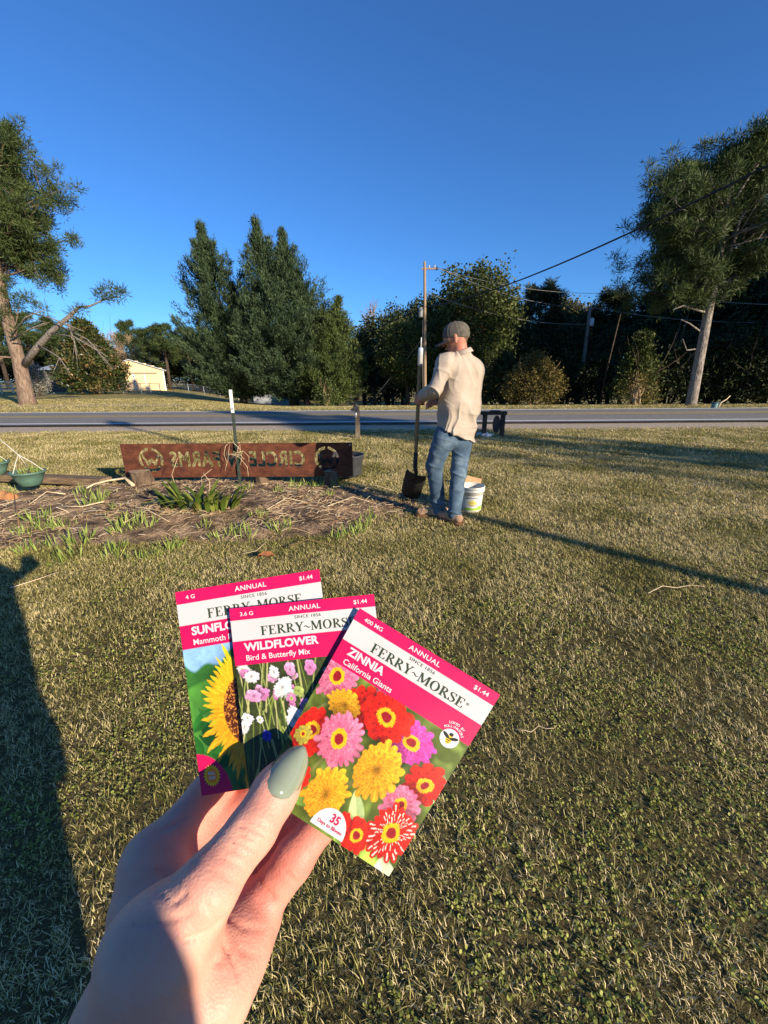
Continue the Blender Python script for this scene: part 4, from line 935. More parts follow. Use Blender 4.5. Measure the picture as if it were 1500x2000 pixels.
# ---- bucket with its label
bc = G(923, 1005)+np.array([0, .11, 0]); bk_ = empty('bucket', (bc[0], bc[1], 0), 'white plastic bucket with printed green label beside the man', 'bucket')
M_PLAST = mat('white_plastic', srgb(214, 208, 190), srgb(222, 217, 200), scale=8, rough=.42)
mb = MB(); mb.lathe((bc[0], bc[1], 0), [(.0, .004), (.113, .002), (.117, .01), (.138, .236), (.148, .238), (.149, .254), (.140, .256), (.141, .266), (.149, .268), (.150, .292), (.146, .296), (.138, .295), (.134, .27), (.112, .02), (0, .018)], n=40); mb.build('pail', M_PLAST, bk_)
def barrel(name, u0, u1, z0, z1, m, h=.0012, shape=None, n=16):
    mb = MB(); Vv = []
    for i in range(n+1):
        t = i/n; a = math.radians(u0+(u1-u0)*t); zz = shape(t) if shape else (z0, z1)
        for zq in zz: r = .117+(zq-.01)*.0929+h; Vv.append((bc[0]+r*math.cos(a), bc[1]+r*math.sin(a), zq))
    mb.add(Vv, [(2*i, 2*i+2, 2*i+3, 2*i+1) for i in range(n)], True); return mb.build(name, m, bk_)
M_LIME = mat('label_lime', srgb(168, 200, 70), srgb(130, 176, 50), scale=20, rough=.5); M_LABY = mat('label_yellow', srgb(238, 214, 60), srgb(246, 232, 130), scale=30, rough=.5); M_LABV = mat('label_violet', srgb(120, 96, 130), rough=.5); M_LABG = mat('label_dark', srgb(60, 84, 84), rough=.5)
barrel('label', -150, -30, .03, .20, mat('label_paper', srgb(224, 220, 206), srgb(216, 212, 196), scale=20, rough=.5))
barrel('label_grass', -140, -34, 0, 0, M_LIME, .0022, lambda t: (.032, .05+.028*t+.008*math.sin(t*9)))
barrel('label_bloom', -118, -70, 0, 0, M_LABY, .0022, lambda t: (.115-.028*math.sin(t*math.pi), .118+.030*math.sin(t*math.pi)))
for (a0_, a1_, z0_, am, m_, nm) in [(-118, -62, .120, .012, M_LABV, 'label_script'), (-116, -64, .092, .010, M_LABV, 'label_script'), (-126, -58, .176, .003, M_LABG, 'label_rule')]:
    barrel(nm, a0_, a1_, 0, 0, m_, .0030, lambda t, z0_=z0_, am=am: (z0_+am*math.sin(t*34)-.003, z0_+am*math.sin(t*34)+.003), n=60)
barrel('label_stem', -128, -106, 0, 0, M_LABG, .0030, lambda t: (.172+.05*t-.002, .172+.05*t+.002)); barrel('label_stem', -128, -100, 0, 0, M_LABG, .0032, lambda t: (.166+.03*t-.002, .166+.03*t+.002))
mb = MB(); mb.tube([(bc[0]+.150*math.cos(t), bc[1]+.150*math.sin(t), .262-.11*math.sin((t-.2)/2.74*math.pi)*1.0) for t in np.linspace(.2, 2.94, 20)], .003, n=6); mb.build('bail_handle', mat('wire', (.5, .5, .48), rough=.4, metal=.8), bk_)
bk_.scale = (.88, .88, .90)
# cardboard scrap behind the bucket
cbp = G(926, 955); cb = MB(); cb.box((cbp[0], cbp[1]+.06, .06), (.2, .006, .13), M=Matrix.Rotation(-.5, 3, 'X') @ Matrix.Rotation(.25, 3, 'Y'))
tag(cb.build('cardboard_piece', mat('cardboard', srgb(196, 160, 116), srgb(176, 140, 98), scale=12, rough=.9)), 'tan cardboard flap leaning behind the white bucket', 'cardboard')
# ================================================================== the yard: sign, bed, pots
def bz(x, y): return float(max(bed_z(x, y), 0)) if bed_mask(x, y) > 0 else 0.0
M_RUST = mat('rusted_steel', srgb(72, 39, 26), srgb(108, 62, 40), scale=9, rough=.85, c3=srgb(88, 48, 31), bump=.15, bscale=60, bdist=.004, stretch=(1, 1, 2))
SY = 4.97; SX0, SX1, SZ0, SZ1 = -3.19, -0.38, .155, .572
sgn = empty('farm_sign', ((SX0+SX1)/2, SY, SZ0), 'long rusty steel farm sign with cut-out lettering seen from behind', 'sign')
def sign_sheet():
    cu = bpy.data.curves.new('sheet', 'CURVE'); cu.dimensions = '2D'; cu.fill_mode = 'BOTH'; cu.extrude = .002; cu.resolution_u = 6
    def poly(pts_):
        s_ = cu.splines.new('POLY'); s_.points.add(len(pts_)-1)
        for p_, q in zip(s_.points, pts_): p_.co = (q[0], q[1], 0, 1)
        s_.use_cyclic_u = True
    Wd, Hh_ = SX1-SX0, SZ1-SZ0
    poly([(0, 0), (Wd, 0), (Wd, Hh_), (0, Hh_)])
    # two round emblems: broken ring and a W (mirror image, as the back shows it)
    for cx in (.345, Wd-.315):
        cy = Hh_*.53
        for a0_, a1_ in ((97, 212), (-32, 83), (222, 318)):
            a = np.radians(np.linspace(a0_, a1_, 22)); ro, ri = .150, .116
            poly([(cx+ro*math.cos(t), cy+ro*math.sin(t)) for t in a]+[(cx+ri*math.cos(t), cy+ri*math.sin(t)) for t in a[::-1]])
        w_ = [(-.112, .055), (-.085, .068), (-.045, -.015), (-.012, .012), (.012, .012), (.045, -.015), (.085, .068), (.112, .055), (.052, -.075), (.040, -.075), (.0, -.030), (-.040, -.075), (-.052, -.075)]
        poly([(cx+x, cy+y) for x, y in w_])
    # words cut through the sheet, reversed because we stand behind it
    fc = bpy.data.curves.new('w', 'FONT'); fc.body = 'CIRCLE W FARMS'; fc.size = .262; fc.space_character = 1.12; fc.resolution_u = 3
    fo = bpy.data.objects.new('w', fc); COL.objects.link(fo)
    bpy.context.view_layer.update(); wd = fo.dimensions.x
    for o_ in bpy.context.view_layer.objects: o_.select_set(False)
    bpy.context.view_layer.objects.active = fo; fo.select_set(True); bpy.ops.object.convert(target='CURVE'); fo = bpy.context.view_layer.objects.active
    kx = (Wd-1.18)/wd; loops_ = []
    for sp in fo.data.splines:
        P_ = []
        bp_ = sp.bezier_points; n = len(bp_)
        for i in range(n):
            a, b_ = bp_[i], bp_[(i+1) % n]
            for q in range(3):
                t = q/3; c_ = (1-t)**3*a.co+3*(1-t)**2*t*a.handle_right+3*(1-t)*t*t*b_.handle_left+t**3*b_.co
                P_.append((Wd-.585-c_.x*kx, Hh_*.53-.085+c_.y))
        if len(sp.points): P_ = [(Wd-.585-p_.co.x*kx, Hh_*.53-.085+p_.co.y) for p_ in sp.points]
        Q_ = [P_[0]]
        for p_ in P_[1:]:
            if abs(p_[0]-Q_[-1][0])+abs(p_[1]-Q_[-1][1]) > .0004: Q_.append(p_)
        loops_.append(np.array(Q_))
    def area_(q): return .5*np.sum(q[:, 0]*np.roll(q[:, 1], -1)-np.roll(q[:, 0], -1)*q[:, 1])
    sg_ = np.sign(area_(max(loops_, key=lambda q: abs(area_(q)))))
    for q in loops_:                       # thicken every stroke a little, like plasma-cut block letters
        t_ = np.roll(q, -1, 0)-np.roll(q, 1, 0); t_ = t_/np.maximum(np.linalg.norm(t_, axis=1, keepdims=True), 1e-9); nrm = np.stack([t_[:, 1], -t_[:, 0]], 1)*sg_
        hole = np.sign(area_(q)) != sg_; poly([tuple(p_) for p_ in q+nrm*(.003 if hole else .0075)])
    bpy.data.objects.remove(fo)
    o_ = bpy.data.objects.new('sheet', cu); COL.objects.link(o_); dg = bpy.context.evaluated_depsgraph_get(); dg.update()
    me = bpy.data.meshes.new_from_object(o_.evaluated_get(dg)); bpy.data.objects.remove(o_)
    me.transform(Matrix.Translation((SX0, SY, SZ0)) @ Matrix.Rotation(math.pi/2, 4, 'X'))
    return me
link('sheet', sign_sheet(), M_RUST, sgn)
for sx in (SX0+.03, SX1-.03):
    for szz in (SZ0+.03, SZ1-.03):
        mb = MB(); mb.tube([(sx, SY-.006, szz), (sx, SY+.004, szz)], .008, n=8); mb.build('bolt', M_WHITE if (sx > -1 and szz > .4) else M_RUST, sgn)
# log rounds carrying the sign
M_BARK = mat('log_bark', srgb(70, 56, 44), srgb(120, 100, 78), scale=14, rough=.95, bump=.9, bscale=22, stretch=(1, 1, .25), bdist=.03); M_CUT = mat('log_end', srgb(150, 124, 92), srgb(186, 160, 124), scale=12, rough=.9)
def stump(x, y, r, h, label, tilt=0):
    z0 = bz(x, y)-.03; e = empty('log_round', (x, y, z0), label, 'log', 'log rounds under the sign'); mb = MB(); pr_ = []
    n = 18; V_ = []; 
    for i, zz in enumerate(np.linspace(0, h, 6)):
        for k in range(n):
            a = 2*math.pi*k/n; rr = r*(1+.10*math.sin(3*a+x*5)+.06*math.sin(7*a+y)+.05*(random.random()-.5))*(1.12-.14*zz/h); V_.append((x+rr*math.cos(a)+tilt*zz, y+rr*math.sin(a), z0+zz))
    mb.add(V_, [(i*n+k, i*n+(k+1) % n, (i+1)*n+(k+1) % n, (i+1)*n+k) for i in range(5) for k in range(n)], True); mb.build('bark', M_BARK, e)
    mb = MB(); mb.add([V_[5*n+k] for k in range(n)]+[(x+tilt*h, y, z0+h+.008)], [(k, (k+1) % n, n) for k in range(n)]); mb.build('cut_face', M_CUT, e)
stump(-2.93, 4.92, .115, .215, 'pale log round under the left end of the rusty sign', -.25)
stump(-.66, 5.0, .085, .235, 'dark log round under the right end of the rusty sign')
stump(-1.55, 5.07, .08, .20, 'short log round behind the steel post under the sign')
# steel T-post with white tip
tp = G(474, 950); tpt = YP(457, 757, tp[1]-.02); tpost = empty('steel_post', (tp[0], tp[1]-.06, 0), 'green steel fence post with white tip standing before the rusty sign', 'post')
M_TG = mat('post_green', srgb(52, 62, 50), srgb(72, 80, 66), scale=20, rough=.6, metal=.2); M_TW = mat('post_white', srgb(226, 224, 214), srgb(240, 238, 230), scale=20, rough=.6)
def tbar(name, t0, t1, m):
    a = np.array([tp[0], tp[1]-.06, -.1]); bb = np.array([tpt[0], tpt[1]-.06, tpt[2]]); p0, p1_ = a+(bb-a)*t0, a+(bb-a)*t1; mb = MB()
    for sx, sy, wx, wy in ((0, -.004, .036, .006), (0, .014, .006, .03)):
        V_ = []
        for p_ in (p0, p1_): V_ += [(p_[0]+sx+dx*wx/2, p_[1]+sy+dy*wy/2, p_[2]) for dx, dy in ((-1, -1), (1, -1), (1, 1), (-1, 1))]
        mb.add(V_, [(0, 1, 5, 4), (1, 2, 6, 5), (2, 3, 7, 6), (3, 0, 4, 7), (4, 5, 6, 7)])
    return mb.build(name, m, tpost)
tbar('shaft', 0, .80, M_TG); tbar('white_tip', .80, 1.0, M_TW)
mb = MB()
for k in range(14):
    t = .25+k*.045; c_ = np.array([tp[0], tp[1]-.06, -.1])*(1-t)+np.array([tpt[0], tpt[1]-.06, tpt[2]])*t; mb.box((c_[0], c_[1]-.010, c_[2]), (.012, .008, .014))
tag(mb.build('studs', M_TG, tpost), kind='stuff')
# dark tub behind the sign
tb = np.array([-.56, 5.40, 0]); tub = empty('oval_tub', tuple(tb), 'dark grey oval tub standing behind the right end of the sign', 'tub'); n = 30; prof = [(.0, .02), (.84, .0), (.90, .04), (1.0, .25), (1.05, .27), (1.05, .285), (.97, .285), (.9, .06), (0, .05)]
mb = MB(); V_ = [(tb[0]+.29*r_*math.cos(2*math.pi*k/n), tb[1]+.24*r_*math.sin(2*math.pi*k/n), z_+.07) for r_, z_ in prof for k in range(n)]; mb.add(V_, [(i*n+k, i*n+(k+1) % n, (i+1)*n+(k+1) % n, (i+1)*n+k) for i in range(len(prof)-1) for k in range(n)], True); mb.build('basin', mat('grey_plastic', srgb(52, 53, 54), srgb(70, 71, 71), scale=10, rough=.55), tub)
mb = MB(); mb.add([(tb[0]+.26*math.cos(2*math.pi*k/n), tb[1]+.22*math.sin(2*math.pi*k/n), .30) for k in range(n)]+[(tb[0], tb[1], .31)], [(k, (k+1) % n, n) for k in range(n)]); mb.build('potting_soil', M_SOIL, tub)
# long timber and hanging baskets on the left
M_BEAM = mat('weathered_timber', srgb(96, 78, 58), srgb(150, 124, 92), scale=5, rough=.9, bump=.5, bscale=18, stretch=(.6, 6, 6), bdist=.02)
b0, b1 = G(-120, 928), G(212, 948); e = empty('timber', (b0[0], b0[1], 0), 'long weathered timber lying on logs under the green hanging baskets', 'timber')
d_ = unit(b1-b0); mb = MB(); ang_ = math.atan2(d_[1], d_[0]); cen = (b0+b1)/2; mb.box((cen[0], cen[1], .10), (np.linalg.norm(b1-b0), .19, .085), rz=ang_); bmo = mb.build('beam', M_BEAM, e); bv = bmo.modifiers.new('b', 'BEVEL'); bv.width = .008
for t in (.3, .86): mb = MB(); q = b0+(b1-b0)*t; mb.box((q[0], q[1], .028), (.14, .17, .057), rz=ang_); mb.build('support_block', M_BARK, e)
mbs = G(40, 975); 
M_POT = mat('green_plastic', srgb(74, 104, 88), srgb(96, 126, 108), scale=7, rough=.45)
M_SHOOT = leafmat('shoot_green', srgb(104, 128, 46), srgb(150, 168, 78), srgb(186, 190, 106), trans=.3)
M_WIREW = mat('basket_wire', srgb(226, 222, 208), rough=.5)
def basket(x, y, z, r, label, dead=False):
    e = empty('hanging_basket', (x, y, z), label, 'basket', 'hanging baskets on the timber')
    h = r*1.02
    mb = MB(); mb.lathe((x, y, z), [(0, .0), (r*.50, 0), (r*.62, .01), (r*.80, h*.45), (r*.97, h*.86), (r*1.05, h*.88), (r*1.05, h), (r*.98, h), (r*.93, h*.84), (r*.6, h*.7), (0, h*.72)], n=32); mb.build('bowl', M_POT, e)
    mb = MB(); mb.lathe((x, y, z+h*.80), [(r*.95, 0), (r*.6, .02), (r*.3, .035), (0.001, .04)], n=20); mb.build('potting_soil', M_SOIL, e)
    tpz = z+h+.40
    for k, (dx, dy) in enumerate(((.9, .3), (-.55, .75), (-.2, -.95))):
        a = np.array([x+dx*r, y+dy*r, z+h]); m_ = np.array([x-.05, y, z+h+.19]); c_ = np.array([x-.26, y+.02, tpz]); mb = MB(); mb.tube([a, (a+m_)/2+[.0, 0, .01], m_, c_] if not dead else [a, a*.5+c_*.5, c_], .0032, n=6); mb.build('hanger_wire', M_WIREW, e)
    mb = MB(); mb.tube([np.array([x-.26, y+.02, tpz])+np.array([.028*math.cos(t), 0, .03+.028*math.sin(t)]) for t in np.linspace(-1.6, 3.2, 12)], .005, n=6); mb.build('hook', M_WIREW, e)
    r_ = np.random.default_rng(int(abs(x)*100)); n_ = 70; th = r_.uniform(0, 6.28, n_); C_ = np.stack([x+r*.7*r_.random(n_)*np.cos(th)+.04, y+r*.7*r_.random(n_)*np.sin(th), np.full(n_, z+h*.82)], -1); A_ = np.stack([r_.normal(0, .5, n_), r_.normal(0, .5, n_), np.ones(n_)], -1)
    V_, F_ = blades(C_, A_, r_.uniform(.05, .12, n_), .012, r_); link('sprouts', mesh_np('sprouts', V_, F_, tint=np.repeat(r_.uniform(0, 1, n_), 4)), M_SHOOT, e)
bp1 = G(62, 939, .14); basket(bp1[0], bp1[1], .143, .165, 'green plastic hanging basket with white wire hanger, nearer the rusty sign')
bp2 = G(-24, 922, .14); basket(bp2[0], bp2[1]+.12, .143, .17, 'green hanging basket cut by the left edge of the photo', True)
cq = G(8, 968); V_, F_ = sdf_mesh([rc(cq+[-.25, .05, .02], cq+[.1, 0, .03], .09, .06, .05), rc(cq+[-.1, -.02, .05], cq+[-.02, .02, .06], .06, .05, .04)], .012, pad=.03)
V_ = V_+vnormals(V_, F_)*(.03*(fbm(V_*22, 4, 3)-.5))[:, None]; tag(link('clay_mound', mesh_np('clay_mound', V_, F_, smooth=True), mat('orange_clay', srgb(150, 98, 60), srgb(196, 140, 92), scale=14, rough=1, bump=.6, bscale=40)), 'small heap of orange clay under the timber at the left edge', 'clay heap')
# ---- straw mulch, clods, dry stems (one mass)
r_ = np.random.default_rng(5); n_ = 9000; x = r_.uniform(-5.1, .7, n_); y = r_.uniform(2.95, 5.5, n_); m_ = bed_mask(x, y); k_ = (r_.random(n_) < np.clip(m_*2.2+.02, 0, .9)*np.clip(2.2*(fbm(np.stack([x*2.2, y*3.5, x*0], -1), 44)-.28), .12, 1)) & (m_ > .0); x, y = x[k_], y[k_]; n_ = len(x)
th = r_.normal(.25, .9, n_); L_ = r_.gamma(2.0, .036, n_)+.02; zz = bed_z(x, y)+.008+r_.random(n_)*.018; W_ = r_.uniform(.0025, .008, n_)
d_ = np.stack([np.cos(th), np.sin(th), r_.normal(0, .16, n_)], -1); C_ = np.stack([x, y, zz], -1); s_ = np.stack([-np.sin(th), np.cos(th), 0*th], -1); q1 = C_-d_*L_[:, None]/2; q3 = C_+d_*L_[:, None]/2; q2 = C_+s_*(L_*r_.normal(0, .12, n_))[:, None]+np.array([0, 0, .008])
V_ = np.stack([q1-s_*W_[:, None]/2, q1+s_*W_[:, None]/2+[0, 0, .002], q2-s_*W_[:, None]/2, q2+s_*W_[:, None]/2+[0, 0, .003], q3-s_*W_[:, None]/2, q3+s_*W_[:, None]/2], 1).reshape(-1, 3)
i0 = np.arange(n_)[:, None]*6; F_ = np.concatenate([i0+[0, 2, 3, 1], i0+[2, 4, 5, 3]])
M_STRAW = leafmat('straw', srgb(136, 100, 66), srgb(206, 172, 126), srgb(240, 218, 176), trans=.1)
tag(link('straw_mulch', mesh_np('straw_mulch', V_, F_, tint=np.repeat(np.clip(r_.normal(.55, .28, n_), 0, 1), 6)), M_STRAW), 'loose dry straw and stems scattered over the flower bed', 'straw', kind='stuff')
# bigger dry stalks and sticks, one by one
M_STICK = mat('dry_stick', srgb(196, 170, 130), srgb(228, 206, 166), scale=20, rough=.9); M_STICKD = mat('brown_stick', srgb(104, 78, 54), srgb(140, 110, 80), scale=20, rough=.9)
def stick(pts_, r0, label, m, group='dry sticks on the flower bed', cat='stick'):
    mb = MB(); n = len(pts_); mb.tube(pts_, [r0*(1-.6*i/(n-1)) for i in range(n)], n=6); return tag(mb.build('dry_stick', m), label, cat, group)
def gp(px_, py_, h=0.02):
    q = G(px_, py_, .1); return np.array([q[0], q[1], bz(q[0], q[1])+h])
stick([gp(262, 948, .05), gp(248, 936, .09), gp(215, 936, .07), gp(186, 944, .04), gp(170, 949, .02)], .019, 'thick pale forked branch lying at the left end of the sign', M_STICK)
stick([gp(205, 977, .04), gp(160, 982, .035), gp(120, 983, .03)], .008, 'thin pale stick lying flat below the forked branch', M_STICK)
stick([gp(128, 957, .04), gp(92, 954, .05), gp(58, 978, .02)], .007, 'bent pale stick on the mulch below the green basket', M_STICK)
stick([gp(55, 985, .02), gp(36, 992, .02), gp(0, 1000, .02)], .006, 'straight straw coloured stick at the left edge of the bed', M_STICK)
stick([gp(34, 1010, .0), gp(36, 985, .16)], .008, 'short dark upright twig in the bed below the basket', M_STICKD)
for i, (a, bq, c_) in enumerate([((640, 985), (690, 968), (735, 975)), ((590, 1000), (640, 1012), (668, 1000)), ((520, 990), (560, 975), (600, 978)), ((470, 1015), (500, 1002), (545, 1006)), ((240, 1010), (290, 1000), (330, 1012)), ((300, 1045), (350, 1035), (410, 1040)), ((700, 950), (735, 940), (770, 946)), ((560, 1050), (600, 1040), (650, 1046))]):
    stick([gp(*a, .03), gp(*bq, .05), gp(*c_, .02)], .005, ['curved dry stem near the shovel end of the bed', 'dry stem lying between leafy plant and man', 'bleached stem lying under the middle of the sign', 'dry stem to the right of the broad leafy plant', 'dry stem left of the broad leafy plant', 'dry stem below the broad leafy plant', 'pale stem beside the grey tub', 'dry stem at the front rim of the bed'][i], M_STICK if i % 2 == 0 else M_STICKD)
# dead vine tangled round the post
vine = empty('dead_vine', (tp[0], tp[1]-.06, .1), 'bleached dead vine tangled round the steel post before the sign', 'vine'); rv = random.Random(3)
for i in range(11):
    c_ = np.array([tp[0]-.02, tp[1]-.09, .50]); a = rv.uniform(0, 6.28); q0 = c_+np.array([.10*math.cos(a), -.02-.03*rv.random(), .10*math.sin(a)]); q1 = c_+np.array([.12*math.cos(a+1.7), -.04*rv.random(), .11*math.sin(a+1.7)]); q2 = q1+np.array([rv.uniform(-.10, .10), -.02, -rv.uniform(.03, .26)])
    mb = MB(); mb.tube([q0, (q0+q1)/2+np.array([0, -.03, .03]), q1, (q1+q2)/2+np.array([rv.uniform(-.04, .04), 0, 0]), q2], .0024, n=5); mb.build('stem', M_STICK if i % 3 else mat('vine_brown%d' % i, srgb(128, 84, 62), rough=.9), vine)
for px_, py_ in ((395, 928), (410, 932), (345, 922), (597, 908)):
    a = gp(px_, py_+25, 0); stick([a, a+np.array([rv.uniform(-.04, .04), -.02, .17]), a+np.array([rv.uniform(-.16, .16), -.03, rv.uniform(.25, .38)])], .0042, 'thin bleached stalk standing up in front of the rusty sign', M_STICK, 'bleached stalks before the sign', 'stalk')
# ---- broad-leaved plant in the middle of the bed
bpz = gp(385, 985, 0); M_STRAP = leafmat('strap_leaf', srgb(60, 78, 28), srgb(96, 114, 42), srgb(146, 150, 70), trans=.2, rough=.4)
pl = empty('strap_leaf_plant', tuple(bpz), 'clump of broad glossy strap leaves in front of the rusty sign', 'plant'); rl = random.Random(12)
for i in range(64):
    a = rl.uniform(0, 6.28); rr = rl.random()**.6; base = np.array([bpz[0]+.38*rr*math.cos(a)+.05, bpz[1]+.13*rr*math.sin(a), bpz[2]-.01]); d = np.array([math.cos(a)*.9+rl.uniform(-.5, .5), math.sin(a)*.7+rl.uniform(-.4, .4), 0]); d = d/np.linalg.norm(d); L = rl.uniform(.20, .36); wd = rl.uniform(.019, .031); V_ = []; s_ = np.array([-d[1], d[0], 0]); curl = rl.uniform(.5, 1.7)
    for k in range(7):
        t = k/6; ph = curl*t*1.3; p_ = base+d*L*(.26*t+.72*t*t*curl*.55)+np.array([0, 0, L*(math.sin(min(ph, 1.9))/max(curl*1.3, .2))*.95]); w = wd*(math.sin(math.pi*(.12+.86*t))**.7); V_ += [p_-s_*w+[0, 0, .004], p_-[0, 0, .006*0], p_+s_*w+[0, 0, .004]]
    F_ = [(3*k+j, 3*k+j+1, 3*k+4+j, 3*k+3+j) for k in range(6) for j in range(2)]
    link('leaf', mesh_np('leaf', np.array(V_), np.array(F_), tint=np.full(len(V_), rl.random()), smooth=True), M_STRAP, pl)
# ---- daylily shoots: build three clumps, then copy
protos = []
def clump(seed, n):
    r = np.random.default_rng(seed); e = empty('daylily_shoots', (0, 0, 0)); th = r.uniform(0, 6.28, n); rr = r.random(n)**.5*.065
    C_ = np.stack([rr*np.cos(th)*1.5, rr*np.sin(th), 0*th-.008], -1); A_ = np.stack([r.normal(0, .28, n)+np.cos(th)*.25, r.normal(0, .28, n)+np.sin(th)*.25, np.ones(n)], -1); V_, F_ = blades(C_, A_, r.uniform(.06, .15, n), r.uniform(.007, .012, n), r, .5)
    link('shoots', mesh_np('shoots', V_, F_, tint=np.repeat(np.clip(r.normal(.5, .25, n), 0, 1), 4)), M_SHOOT, e); return e
protos = [clump(1, 22), clump(2, 30), clump(3, 15)]
spots = [(40, 1020), (90, 1012), (105, 1038), (120, 1010), (72, 1002), (160, 955), (190, 962), (180, 975), (225, 985), (232, 1020), (248, 1010), (262, 1005), (280, 1015), (228, 1042), (215, 1060), (325, 1045), (340, 1040), (398, 1018), (425, 1028), (455, 1022), (478, 1030), (505, 1000), (545, 1018), (575, 950), (590, 935), (480, 950), (545, 958), (640, 960), (705, 1010), (720, 1000), (655, 1030), (690, 1022), (262, 1062), (290, 1060), (150, 1032), (30, 940), (660, 945), (620, 940), (130, 1060), (55, 1045)]
used = set()
ORD = ['first', 'second', 'third', 'fourth', 'fifth', 'sixth', 'seventh', 'eighth', 'ninth', 'tenth', 'eleventh', 'twelfth', 'thirteenth', 'fourteenth', 'fifteenth', 'sixteenth', 'seventeenth', 'eighteenth', 'nineteenth', 'twentieth']
def row_of(p_): return 'back row near the sign' if p_[1] < 980 else ('middle row' if p_[1] < 1025 else 'front row by the lawn')
def bed_label(p_):
    row = sorted([q_ for q_ in spots if row_of(q_) == row_of(p_)]); return '%s clump of daylily shoots from the left in the bed\'s %s' % (ORD[row.index(p_)], row_of(p_))
for i, (px_, py_) in enumerate(spots):
    q = gp(px_, py_, 0); k = i % 3; lab = bed_label((px_, py_)); gr = 'daylily shoots in the bed'
    if k not in used:
        e = protos[k]; e.location = q; tag(e, lab, 'plant', gr); used.add(k)
    else: thing_copy(protos[k], q, random.uniform(0, 6.28), random.uniform(.7, 1.25), lab, gr)['category'] = 'plant'
# leaf and twigs on the lawn
lf = G(517, 1094); V_ = []; 
for i in range(9):
    t = i/8; w = .032*math.sin(math.pi*(.05+.93*t))**.8*(1+.35*math.sin(t*20)); p_ = np.array([lf[0]-.055+t*.12, lf[1]-.01+.02*t, .035+.018*math.sin(t*3)]); V_ += [p_+[0, w, .02], p_, p_+[0, -w, .012+.01*math.sin(t*7)]]
tag(link('fallen_leaf', mesh_np('fallen_leaf', np.array(V_), np.array([(3*k+j, 3*k+j+1, 3*k+4+j, 3*k+3+j) for k in range(8) for j in range(2)])), mat('dead_leaf', srgb(140, 84, 48), srgb(176, 116, 72), scale=30, rough=.8)), 'curled brown dead leaf on the grass above the seed packets', 'leaf')
def twig(pxs, r, label, m=M_STICK): stick([G(*p_)+np.array([0, 0, .024]) for p_ in pxs], r, label, m, 'twigs on the lawn', 'twig')
twig([(1262, 1172), (1290, 1158), (1318, 1162), (1345, 1157), (1372, 1160)], .0032, 'long bent bleached twig on the lawn at right')
twig([(1000, 1438), (1016, 1439), (1030, 1443), (1038, 1437), (1045, 1431), (1060, 1437), (1075, 1436), (1081, 1430)], .0016, 'short wavy straw on the grass right of the zinnia packet')
twig([(1085, 1052), (1112, 1060)], .003, 'tiny pale twig on the lawn near the long thin shadow')
twig([(20, 1145), (75, 1128), (112, 1115)], .004, 'pale grass stalk lying at the left below the bed')
twig([(520, 1060), (500, 1078), (470, 1084)], .003, 'thin pale stalk on the lawn beside the fallen leaf')
# ---- short post by the road
pq = G(701, 856); po = empty('hydrant_post', tuple(pq), 'short weathered wooden post with a water tap, at the near road edge', 'post'); z1 = YP(700, 788, pq[1])[2]
M_GREYW = mat('grey_wood', srgb(92, 80, 66), srgb(132, 116, 96), scale=6, rough=.9, stretch=(8, 8, 1), bump=.4, bscale=30)
mb = MB(); mb.box((pq[0], pq[1], z1*.46), (.10, .09, z1*.92)); mb.build('timber_post', M_GREYW, po)
mb = MB(); mb.tube([(pq[0]-.03, pq[1]-.06, z1*.60), (pq[0]-.03, pq[1]-.06, z1*.80)], .028, n=10); mb.build('pipe', mat('galvanised', (.5, .5, .48), (.62, .62, .6), scale=20, rough=.45, metal=.6), po)
mb = MB(); mb.box((pq[0]-.03, pq[1]-.07, z1*.86), (.12, .09, .12)); mb.tube([(pq[0]-.03, pq[1]-.05, z1*.90), (pq[0]-.02, pq[1]-.05, z1*1.0)], .04, n=10); mb.tube([(pq[0]-.09, pq[1]-.07, z1*.86), (pq[0]-.13, pq[1]-.07, z1*.82)], .022, n=8); mb.build('tap_head', mat('tap_iron', (.03, .03, .032), (.07, .065, .06), scale=20, rough=.5), po)
# ---- timber stand (mail post) behind the man
q = G(958, 856); z1 = YP(958, 806, q[1])[2]; st = empty('timber_stand', tuple(q), 'dark timber stand of two posts and a cross beam behind the man', 'stand'); wl, wr = G(945, 855)[0], G(973, 852)[0]
M_DKW = mat('dark_timber', srgb(46, 38, 32), srgb(74, 62, 52), scale=6, rough=.9, stretch=(8, 8, 1))
for xx in (wl, wr): mb = MB(); mb.box((xx, q[1], z1*.43), (.09, .09, z1*.86)); mb.build('post', M_DKW, st)
mb = MB(); mb.box(((wl+wr)/2-.01, q[1], z1*.93), (wr-wl+.16, .16, z1*.13)); mb.build('cross_beam', M_DKW, st)
mb = MB(); mb.box(((wl+wr)/2+.02, q[1]+.02, z1*1.01), (.2, .14, .03)); mb.build('cap_block', M_DKW, st)
mb = MB(); cpt = ((wl+wr)/2+.06, q[1]-.03, z1*.5); n = 18; mb.add([(cpt[0]+.085*math.cos(2*math.pi*k/n), cpt[1]+s_*.02, cpt[2]+.20*math.sin(2*math.pi*k/n)) for s_ in (-1, 1) for k in range(n)], [tuple(range(n)), tuple(range(2*n-1, n-1, -1))]+[(k, n+k, n+(k+1) % n, (k+1) % n) for k in range(n)]); mb.build('oval_panel', mat('black_panel', (.012, .012, .014), rough=.6), st)
M_ROCK = mat('white_rock', srgb(196, 192, 184), srgb(224, 220, 212), scale=10, rough=.85)
